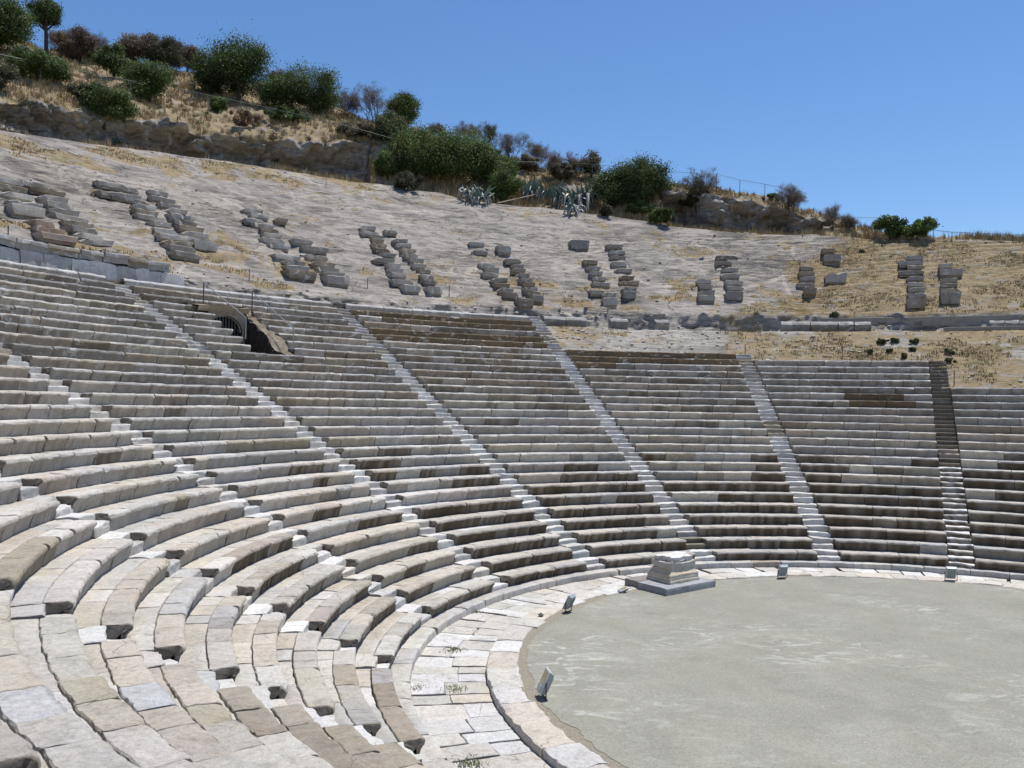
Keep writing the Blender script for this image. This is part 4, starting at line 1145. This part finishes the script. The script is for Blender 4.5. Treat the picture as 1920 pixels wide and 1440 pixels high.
for px, py, lab in [(1014, 1154, 'small dark stone lying on the pale paving left of the tilted floodlight')]:
    p = ray_z(px, py, .03); m = MB(); v = ico*np.array([.12, .10, .09]); m.add(v+p, [icf], (.15, .14, .13)); tag(m.build('loose_stone', M_STONE), lab, 'stone')

# ---------------------------------------------------------------- plants
def leaves(m, cen_, rad, n, size, cols, flat=.8):
    d = rng.normal(size=(n, 3)); d /= np.linalg.norm(d, axis=1)[:, None]
    rr_ = rad*(rng.random((n, 1))**.45)*(1+0.25*rng.normal(size=(n, 1)))
    P = cen_+d*rr_*np.array([1, 1, flat])
    nrm = d+rng.normal(0, .7, (n, 3)); nrm /= np.linalg.norm(nrm, axis=1)[:, None]
    a = np.cross(nrm, rng.normal(size=(n, 3))); a /= np.linalg.norm(a, axis=1)[:, None]+1e-9; b = np.cross(nrm, a)
    s = size*rng.uniform(.5, 1.4, (n, 1))
    V = np.stack([P-a*s, P+b*s*.55, P+a*s, P-b*s*.55], 1).reshape(-1, 3)
    c = cols[rng.integers(0, len(cols), n)]*rng.uniform(.7, 1.35, (n, 1))
    m.add(V, [np.arange(n*4).reshape(n, 4)], np.repeat(c, 4, 0))
GREEN = np.array([(.060, .095, .028), (.085, .125, .038), (.125, .165, .055), (.045, .072, .025)])
LIME = np.array([(.095, .145, .040), (.13, .175, .055), (.075, .11, .034)])
OLIVE = np.array([(.085, .095, .050), (.110, .110, .062), (.065, .075, .040), (.10, .085, .055)])
DRY = np.array([(.20, .15, .10), (.16, .125, .085), (.23, .17, .11), (.15, .12, .09)])
PURP = np.array([(.155, .125, .105), (.125, .105, .09), (.19, .155, .13)])
def base_at(px, py):
    p = on_hill(px, py)
    if p is None:
        q = hit_fun(px, py, RS); p = Vector(q)
        g = drop(p.x, p.y)
        if g is not None and abs(g.z-p.z) < 3: p = g
    return np.array(p)
def shrub(px, py, top, wpx, cols, label, cat='shrub', trunk=0.12, dens=1.0, lean=0.0, name='shrub', group='shrubs and trees on the hill', tangle=0):
    p = base_at(px, py); k = ppm(p); H_ = (py-top)/k; W_ = wpx/k*1.24; H_ *= 1.04
    rt = empty(name, tuple(p-np.array([0, 0, .1])), rng.uniform(0, 6), label, cat, group)
    cb = trunk*H_; ch = H_-cb
    ncl = int(np.clip(11+W_*ch*1.5, 10, 46))
    cens = []
    tries = 0
    while len(cens) < ncl and tries < 2000:
        tries += 1
        d = rng.uniform(-1, 1, 3)
        if np.linalg.norm(d) > 1 or np.linalg.norm(d) < .35: continue
        d = d*rng.uniform(.75, 1.12)
        q = p+np.array([d[0]*W_*.5*.86, d[1]*W_*.44*.86, cb+ch*.47+d[2]*ch*.5*.86])
        q[0] += lean*(q[2]-p[2]); cens.append(q)
    m = MB(); leafn = int(np.clip(2100*W_*ch*dens, 1100, 22000))
    rads = rng.uniform(.13, .31, len(cens))*min(W_, ch*1.1)
    tot = (rads**2).sum()
    for q, rd in zip(cens, rads):
        f = rng.uniform(.6, 1.45)
        leaves(m, q, rd, max(30, int(leafn*rd**2/tot)), .085 if H_ < 6 else .10, cols*f)
    local(m.build('crown', M_LEAF), rt)
    m = MB(); tr = .035*H_+.02
    top_ = p+np.array([lean*cb, 0, cb+ch*.25])
    tube(m, [p-np.array([0, 0, .3]), p+(top_-p)*.5+rng.normal(0, .04*H_, 3)*[1, 1, 0], top_], tr, 6, (.075, .06, .05), tr*.6)
    for q in cens[::2]:
        mid_ = (top_+q)/2+rng.normal(0, .06*H_, 3)
        tube(m, [top_-np.array([0, 0, cb*.4]), mid_, q], tr*.45, 4, (.075, .06, .05), tr*.12)
    local(m.build('trunk', M_BARK), rt)
    return rt
def bare(px, py, top, wpx, label, cols=PURP, dens=1.0, name='bare_shrub'):
    p = base_at(px, py); k = ppm(p); H_ = (py-top)/k; W_ = wpx/k
    rt = empty(name, tuple(p-np.array([0, 0, .1])), rng.uniform(0, 6), label, 'shrub', 'leafless shrubs on the hill')
    m = MB(); tips = []
    def grow(a, d, L, r, lv):
        b = a+d*L*.5+rng.normal(0, .05*L, 3); c = a+d*L+rng.normal(0, .07*L, 3)
        tube(m, [a, b, c], r, 3 if lv > 1 else 4, cols[0]*.6, r*.55, cap=False); tips.append((c, d))
        if lv < 4:
            for _ in range(3 if lv < 3 else 2):
                nd_ = d+rng.normal(0, .42, 3)+np.array([0, 0, .08]); nd_ /= np.linalg.norm(nd_)
                grow(c if rng.random() < .7 else b, nd_, L*rng.uniform(.6, .82), r*.55, lv+1)
    ns = max(3, int(3+W_*1.3))
    for i in range(ns):
        d = np.array([rng.uniform(-1, 1)*W_/H_*.55, rng.uniform(-1, 1)*W_/H_*.4, 1]); d /= np.linalg.norm(d)
        grow(p+np.array([rng.uniform(-.15, .15)*W_, rng.uniform(-.1, .1)*W_, -.1]), d, H_*.36, .018+.008*H_, 0)
    local(m.build('branches', M_BARK), rt)
    m = MB(); n = int(min(9000, len(tips)*18*dens))
    ti = rng.integers(0, len(tips), n); A = np.array([tips[i][0] for i in ti])+rng.normal(0, .10, (n, 3))
    D = np.array([tips[i][1] for i in ti])+rng.normal(0, .5, (n, 3)); D /= np.linalg.norm(D, axis=1)[:, None]
    L = rng.uniform(.12, .34, (n, 1)); s = np.cross(D, rng.normal(size=(n, 3))); s /= np.linalg.norm(s, axis=1)[:, None]; s *= .010
    V = np.stack([A-s, A+s, A+D*L], 1).reshape(-1, 3)
    m.add(V, [np.arange(n*3).reshape(n, 3)], np.repeat(cols[rng.integers(0, len(cols), n)]*rng.uniform(.7, 1.3, (n, 1)), 3, 0))
    local(m.build('twigs', M_LEAF), rt)
    return rt

shrub(6, 108, -18, 84, GREEN, 'tall dark pine filling the top left corner', 'tree', .1, 1.0, name='pine_tree')
shrub(87, 104, 2, 46, GREEN, 'small pine with a bare crooked trunk, beside the corner tree', 'tree', .52, .9, -.05, name='pine_tree')
shrub(68, 152, 98, 104, GREEN, 'wide dark bush below the corner tree, behind the fence')
shrub(2, 172, 120, 50, OLIVE, 'olive green bush cut by the left edge, under the fence rail')
bare(128, 110, 60, 60, 'leafless greyish purple shrub right of the crooked pine', PURP, 1.4)
bare(172, 112, 64, 56, 'darker leafless shrub between the grey one and the red brown one', PURP, 1.4)
shrub(250, 122, 58, 78, DRY, 'red brown withered bush on the skyline', dens=.8)
shrub(213, 146, 84, 48, GREEN, 'narrow dark green bush below the red brown one')
shrub(312, 140, 68, 68, OLIVE, 'grey green round tree on the skyline right of the withered bush', 'tree', .18)
shrub(352, 134, 82, 40, DRY, 'brown bush squeezed between two green trees on the skyline', dens=.7)
shrub(280, 196, 121, 82, LIME, 'bright green bush standing at the fence')
shrub(196, 236, 163, 90, LIME, 'round green bush hanging over the rock ledge')
shrub(398, 178, 98, 62, GREEN, 'left half of the large dark tree group on the skyline', 'tree', .08, name='tree')
shrub(446, 190, 72, 108, GREEN, 'largest dark green tree on the skyline, with sky left and right', 'tree', .1, 1.1, name='tree')
shrub(150, 116, 66, 96, np.concatenate([DRY, PURP]), 'broad greyish brown thicket on the skyline beside the pines', dens=.7)
shrub(168, 196, 158, 62, OLIVE, 'low olive scrub just left of the bright bush at the fence')
shrub(458, 236, 206, 70, DRY*1.3, 'withered low scrub below the fence, under the largest tree', dens=.6)
shrub(668, 262, 226, 60, np.concatenate([OLIVE, DRY]), 'brownish scrub left of the thicket, at the lower fence posts', dens=.8)
shrub(990, 326, 292, 60, np.concatenate([DRY, OLIVE]), 'brown scrub on the hill behind the leftmost agaves', dens=.7)
shrub(1056, 340, 308, 50, np.concatenate([DRY, OLIVE]), 'brown scrub on the hill behind the middle agaves', dens=.7)
shrub(612, 176, 150, 40, PURP, 'small greyish bush touching the top of the round tree', dens=.6)
bare(520, 150, 118, 44, 'small grey leafless shrub between the two large dark trees', PURP, 1.2)
shrub(526, 206, 137, 76, GREEN, 'dark bush at the left side of the round tree', 'tree', .05, name='tree')
shrub(586, 216, 124, 92, GREEN, 'round dense dark tree left of the bare purple shrubs', 'tree', .08, 1.1, name='tree')
shrub(410, 211, 181, 30, LIME, 'tiny green bush below the largest tree, near the rail')
shrub(535, 232, 204, 76, GREEN, 'low dark ground bush beneath the round tree')
bare(652, 222, 170, 56, 'leafless purple shrub right of the round dense tree', PURP, 1.3)
bare(700, 236, 158, 54, 'tall leafless grey shrub left of the pointed dark tree', PURP, 1.3)
shrub(754, 236, 166, 56, GREEN, 'dark green tree with two tops among leafless shrubs', 'tree', .2, .8, name='tree')
shrub(728, 276, 208, 66, np.concatenate([OLIVE, LIME]), 'brownish green bush below the two topped tree')
shrub(785, 338, 236, 96, LIME, 'left dome of the big green thicket above the rock edge', 'tree', .02, 1.1)
shrub(860, 344, 240, 104, LIME, 'broad middle dome of the big green thicket', 'tree', .02, 1.1)
shrub(815, 332, 280, 60, GREEN, 'dark inner bush of the big green thicket')
shrub(905, 356, 262, 62, GREEN, 'right shoulder of the big green thicket')
shrub(936, 352, 288, 50, LIME, 'bush at the right end of the big thicket, above the agaves')
shrub(944, 380, 326, 56, LIME, 'low green bush between the two groups of agaves')
shrub(723, 338, 286, 34, LIME, 'narrow light green bush at the left foot of the thicket')
shrub(764, 358, 326, 52, OLIVE, 'low grey olive bush at the foot of the thicket, on the rock edge')
bare(872, 268, 226, 44, 'bare dark branched shrub behind the middle of the thicket', PURP, .9)
bare(910, 276, 221, 48, 'dense bare shrub on the skyline, right of the dark branched one', OLIVE, 1.5)
bare(816, 252, 226, 40, 'low bare shrub poking above the left dome of the thicket', PURP, 1.0)
bare(962, 304, 252, 46, 'fan shaped bare shrub on the skyline above the small agaves', PURP, 1.2)
bare(1006, 316, 268, 50, 'wide bare shrub on the skyline above the big agaves', PURP, 1.2)
bare(1042, 332, 290, 30, 'reddish brown bare shrub left of the slim green tree', DRY, 1.3)
bare(1076, 336, 292, 34, 'reddish bare shrub touching the slim green tree', DRY, 1.2)
shrub(1110, 340, 285, 36, OLIVE, 'slim see-through green tree on the skyline', 'tree', .2, .5, name='tree')
shrub(1152, 392, 312, 82, GREEN, 'dark green round bush right of the agaves', 'tree', .03, 1.1)
shrub(1211, 388, 296, 76, GREEN, 'taller dark tree against the sky, right of the round bush', 'tree', .05, 1.0, name='tree')
shrub(1203, 408, 380, 50, LIME, 'low light green bush below the tall dark tree')
shrub(1137, 408, 386, 30, OLIVE, 'small olive tuft on the rock edge below the dark round bush')
shrub(1238, 421, 389, 42, GREEN, 'small round green bush on the rock edge')
bare(1310, 390, 320, 58, 'dark bare bush in front of the right rock outcrop', np.concatenate([OLIVE, PURP]), 1.8)
shrub(1306, 394, 358, 56, OLIVE, 'dense olive foot of the dark bare bush', dens=.8)
shrub(1446, 379, 362, 48, GREEN, 'flat green bush on top of the right rock outcrop')
bare(1480, 402, 350, 50, 'bare crooked tree at the right end of the outcrop', PURP, .8)
bare(1556, 430, 384, 32, 'thin bare sapling beside the chain of fence posts', PURP, .4)
bare(1586, 432, 404, 36, 'second thin bare sapling, just right of the first', PURP, .4)
shrub(1667, 447, 402, 46, GREEN, 'left one of the two bushes at the far right of the edge')
shrub(1718, 448, 410, 64, LIME, 'right one of the two bushes at the far right of the edge')
for px, py, top, w_, lab in [(1565, 594, 580, 18, 'bright green weed at the left end of the low concrete wall'), (1653, 644, 630, 18, 'dark tussock, left of a pair below the five block parapet'), (1676, 642, 630, 18, 'dark tussock, right of a pair below the five block parapet'),
        (1714, 643, 630, 18, 'dark tussock left of the concrete plinth'), (1711, 658, 648, 15, 'small dark tussock below another one left of the plinth'), (1695, 671, 658, 12, 'green weed left of the top of the dark stairway'), (1780, 664, 650, 22, 'green weed right of the top of the dark stairway'),
        (1782, 680, 668, 24, 'low green weed touching the top of the dark stairway'), (1632, 661, 652, 26, 'flat green weed above the grey patched top row'), (1668, 660, 652, 14, 'tiny green weed above the grey patched top row'), (1617, 474, 464, 12, 'little dark shrub high on the right rock slope')]:
    shrub(px, py, top+(py-top)*.35, w_*.8, np.concatenate([LIME*.8, OLIVE*1.3]), lab, 'weed', 0.0, 2.0, name='weed', group='weeds on the terrace')

# low scrub: uncountable, one object
m = MB(); w4 = ar*vis*((tyf == 5)*.5+(tyf == 6)*.5+(tyf == 7)*1.0)*(df > 84)*np.clip(fbm(A3, 0.13, 3, 87)+.35, 0, 1)
pts, ii = sample(w4, 420)
for q in pts:
    cl_ = [OLIVE, DRY, PURP, GREEN][rng.choice(4, p=[.35, .25, .2, .2])]; rd = rng.uniform(.18, .60)
    for _ in range(2): leaves(m, q+np.array([rng.normal(0, rd*.7), rng.normal(0, rd*.7), rd*.45]), rd, int(330*rd**1.5)+30, .06, cl_*rng.uniform(.8, 1.4))
tag(m.build('hill_scrub', M_LEAF), 'low olive and brown scrub growing among the dry grass on the hill', kind='stuff')

def agave(px, py, hpx, label, green=.6, n=34, ang0=0):
    p = base_at(px, py); H_ = hpx/ppm(p)*.82
    rt = empty('agave', tuple(p), 0, label, 'agave', 'agaves on the rock edge')
    for part, cnt in (('green_leaves', int(n*green)), ('withered_leaves', n-int(n*green))):
        m = MB()
        for i in range(cnt):
            a = rng.uniform(0, 2*PI); dr = part != 'green_leaves'
            if dr: a = rng.uniform(PI*.8, PI*2.2)
            el = rng.uniform(.75, 1.35) if not dr else rng.uniform(.25, .9)
            L = H_*(rng.uniform(.75, 1.05) if not dr else rng.uniform(.7, 1.1)); k = 8
            h = np.array([math.cos(a), math.sin(a), 0]); s = np.array([-h[1], h[0], 0])
            P = p+np.array([0, 0, H_*(.18 if not dr else rng.uniform(.15, .5))])+rng.normal(0, .09*H_, 3)*[1.6, 1, 1]; pts_ = []; e = el
            for j in range(k+1):
                pts_.append(P.copy()); P = P+(h*math.cos(e)+np.array([0, 0, 1])*math.sin(e))*L/k
                e -= (.04+.02*rng.random()) if not dr else (.42 if j < 5 else .12)
                if dr: e = max(e, -1.45)
            pts_ = np.array(pts_); w_ = (.062 if not dr else .045)*H_*np.sin(np.linspace(.5, PI, k+1))**.7+.002
            c1 = np.array((.13, .20, .19))*rng.uniform(.7, 1.25) if not dr else np.array((.42, .42, .37))*rng.uniform(.45, 1.2)
            up_ = np.gradient(pts_, axis=0); nn = np.cross(up_, s); nn /= np.linalg.norm(nn, axis=1)[:, None]+1e-9
            V = np.stack([pts_-s*w_[:, None]+nn*w_[:, None]*-.3, pts_, pts_+s*w_[:, None]+nn*w_[:, None]*-.3], 1)
            V2 = V.copy(); V2[:, 1] += nn*w_[:, None]*.35
            idx = np.arange((k+1)*3).reshape(k+1, 3); q = np.stack([idx[:-1, :-1], idx[:-1, 1:], idx[1:, 1:], idx[1:, :-1]], -1).reshape(-1, 4)
            m.add(V.reshape(-1, 3), [q], c1); m.add(V2.reshape(-1, 3), [q[:, ::-1]], c1)
        local(m.build(part, M_AGAVE), rt)
agave(880, 378, 40, 'left one of the two pale drooping agaves under the thicket', .25)
agave(902, 382, 44, 'right one of the two pale drooping agaves under the thicket', .3)
agave(990, 374, 46, 'leftmost agave of the large clump, standing behind the fallen pole', .7)
agave(1022, 378, 38, 'low blue green agave behind the middle of the fallen pole', .7)
agave(1048, 386, 44, 'agave in the middle of the clump, at the upper end of the fallen pole', .55)
agave(1078, 396, 62, 'tallest agave of the clump, with many hanging grey leaves', .5, 46)
agave(1104, 392, 58, 'rightmost agave, touching the dark round bush', .5, 40)
agave(1074, 404, 40, 'front agave whose dead leaves hang down to the rock edge', .2)
a = base_at(932, 383); b = base_at(1062, 366)
mb = MB(); tube(mb, [a+[0, 0, .1], (a+b)/2+[0, 0, .45], b+[0, 0, .9]], .07, 6, (.36, .31, .25), .04)
for f_ in (.55, .7, .85): 
    c_ = a+(b-a)*f_+np.array([0, 0, .1+.8*f_]); tube(mb, [c_, c_+rng.normal(0, .3, 3)+[.3, 0, .3]], .03, 4, (.36, .31, .25), .01)
tag(mb.build('fallen_pole', M_BARK), 'long pale fallen pole lying aslant in front of the agaves', 'pole')

# ---------------------------------------------------------------- fences
def fence(posts, label, rail_r=.02, wires=2):
    P = []
    for (px, pb, pt) in posts:
        b_ = base_at(px, pb); P.append((b_, (pb-pt)/ppm(b_)))
    rt = empty('fence', tuple(P[0][0]), 0, label, 'fence', 'wire fences on the hill')
    for b_, h in P:
        m = MB(); tube(m, [b_-[0, 0, .3], b_+[0, 0, h]], .03, 5, (.2, .22, .2)); local(m.build('post', M_FENCE), rt)
    m = MB(); tube(m, [b_+np.array([0, 0, h]) for b_, h in P], rail_r, 5); local(m.build('rail', M_FENCE), rt)
    m = MB()
    for f_ in np.linspace(.08, .9, wires): tube(m, [b_+np.array([0, 0, h*f_]) for b_, h in P], .006, 3)
    local(m.build('wire', M_FENCE), rt)
fence([(-30, 140, 95), (76, 160, 118), (163, 172, 135), (244, 190, 151), (320, 196, 163), (390, 212, 178), (500, 238, 201), (572, 252, 218), (640, 268, 233), (745, 292, 262)], 'long green fence with a thin top rail running down the hill above the ledge')
fence([(955, 330, 303), (1030, 334, 304), (1110, 345, 308), (1240, 356, 321), (1343, 362, 326), (1387, 368, 337), (1434, 378, 345), (1466, 392, 352)], 'dark wire fence against the sky above the right rock outcrop')
fence([(1423, 404, 396), (1468, 420, 400), (1533, 429, 407), (1590, 434, 408), (1649, 440, 408)], 'low dark fence behind the bare saplings')
fence([(1750, 447, 431), (1785, 450, 435), (1899, 453, 440), (1950, 454, 440)], 'last stretch of low fence at the right edge of the skyline')

# green weeds in the joints of the paving
pts = []; hs = []
for px, py, w_ in [(850, 1217, .25), (855, 1292, .3), (888, 1147, .2), (880, 1432, .3), (778, 1290, .2)]:
    q = ray_z(px, py, .05-(.2 if px < 900 else 0))
    for _ in range(int((90 if px < 900 else 26)*w_)): pts.append(q+np.array([rng.normal(0, w_*.4), rng.normal(0, w_*.4), 0])); hs.append(.035)
blades('joint_weeds', 'small green weeds in the joints of the paving', pts, hs, np.tile(np.array([[.26, .27, .15]]), (len(pts), 1)), .012, 5, 2.5)
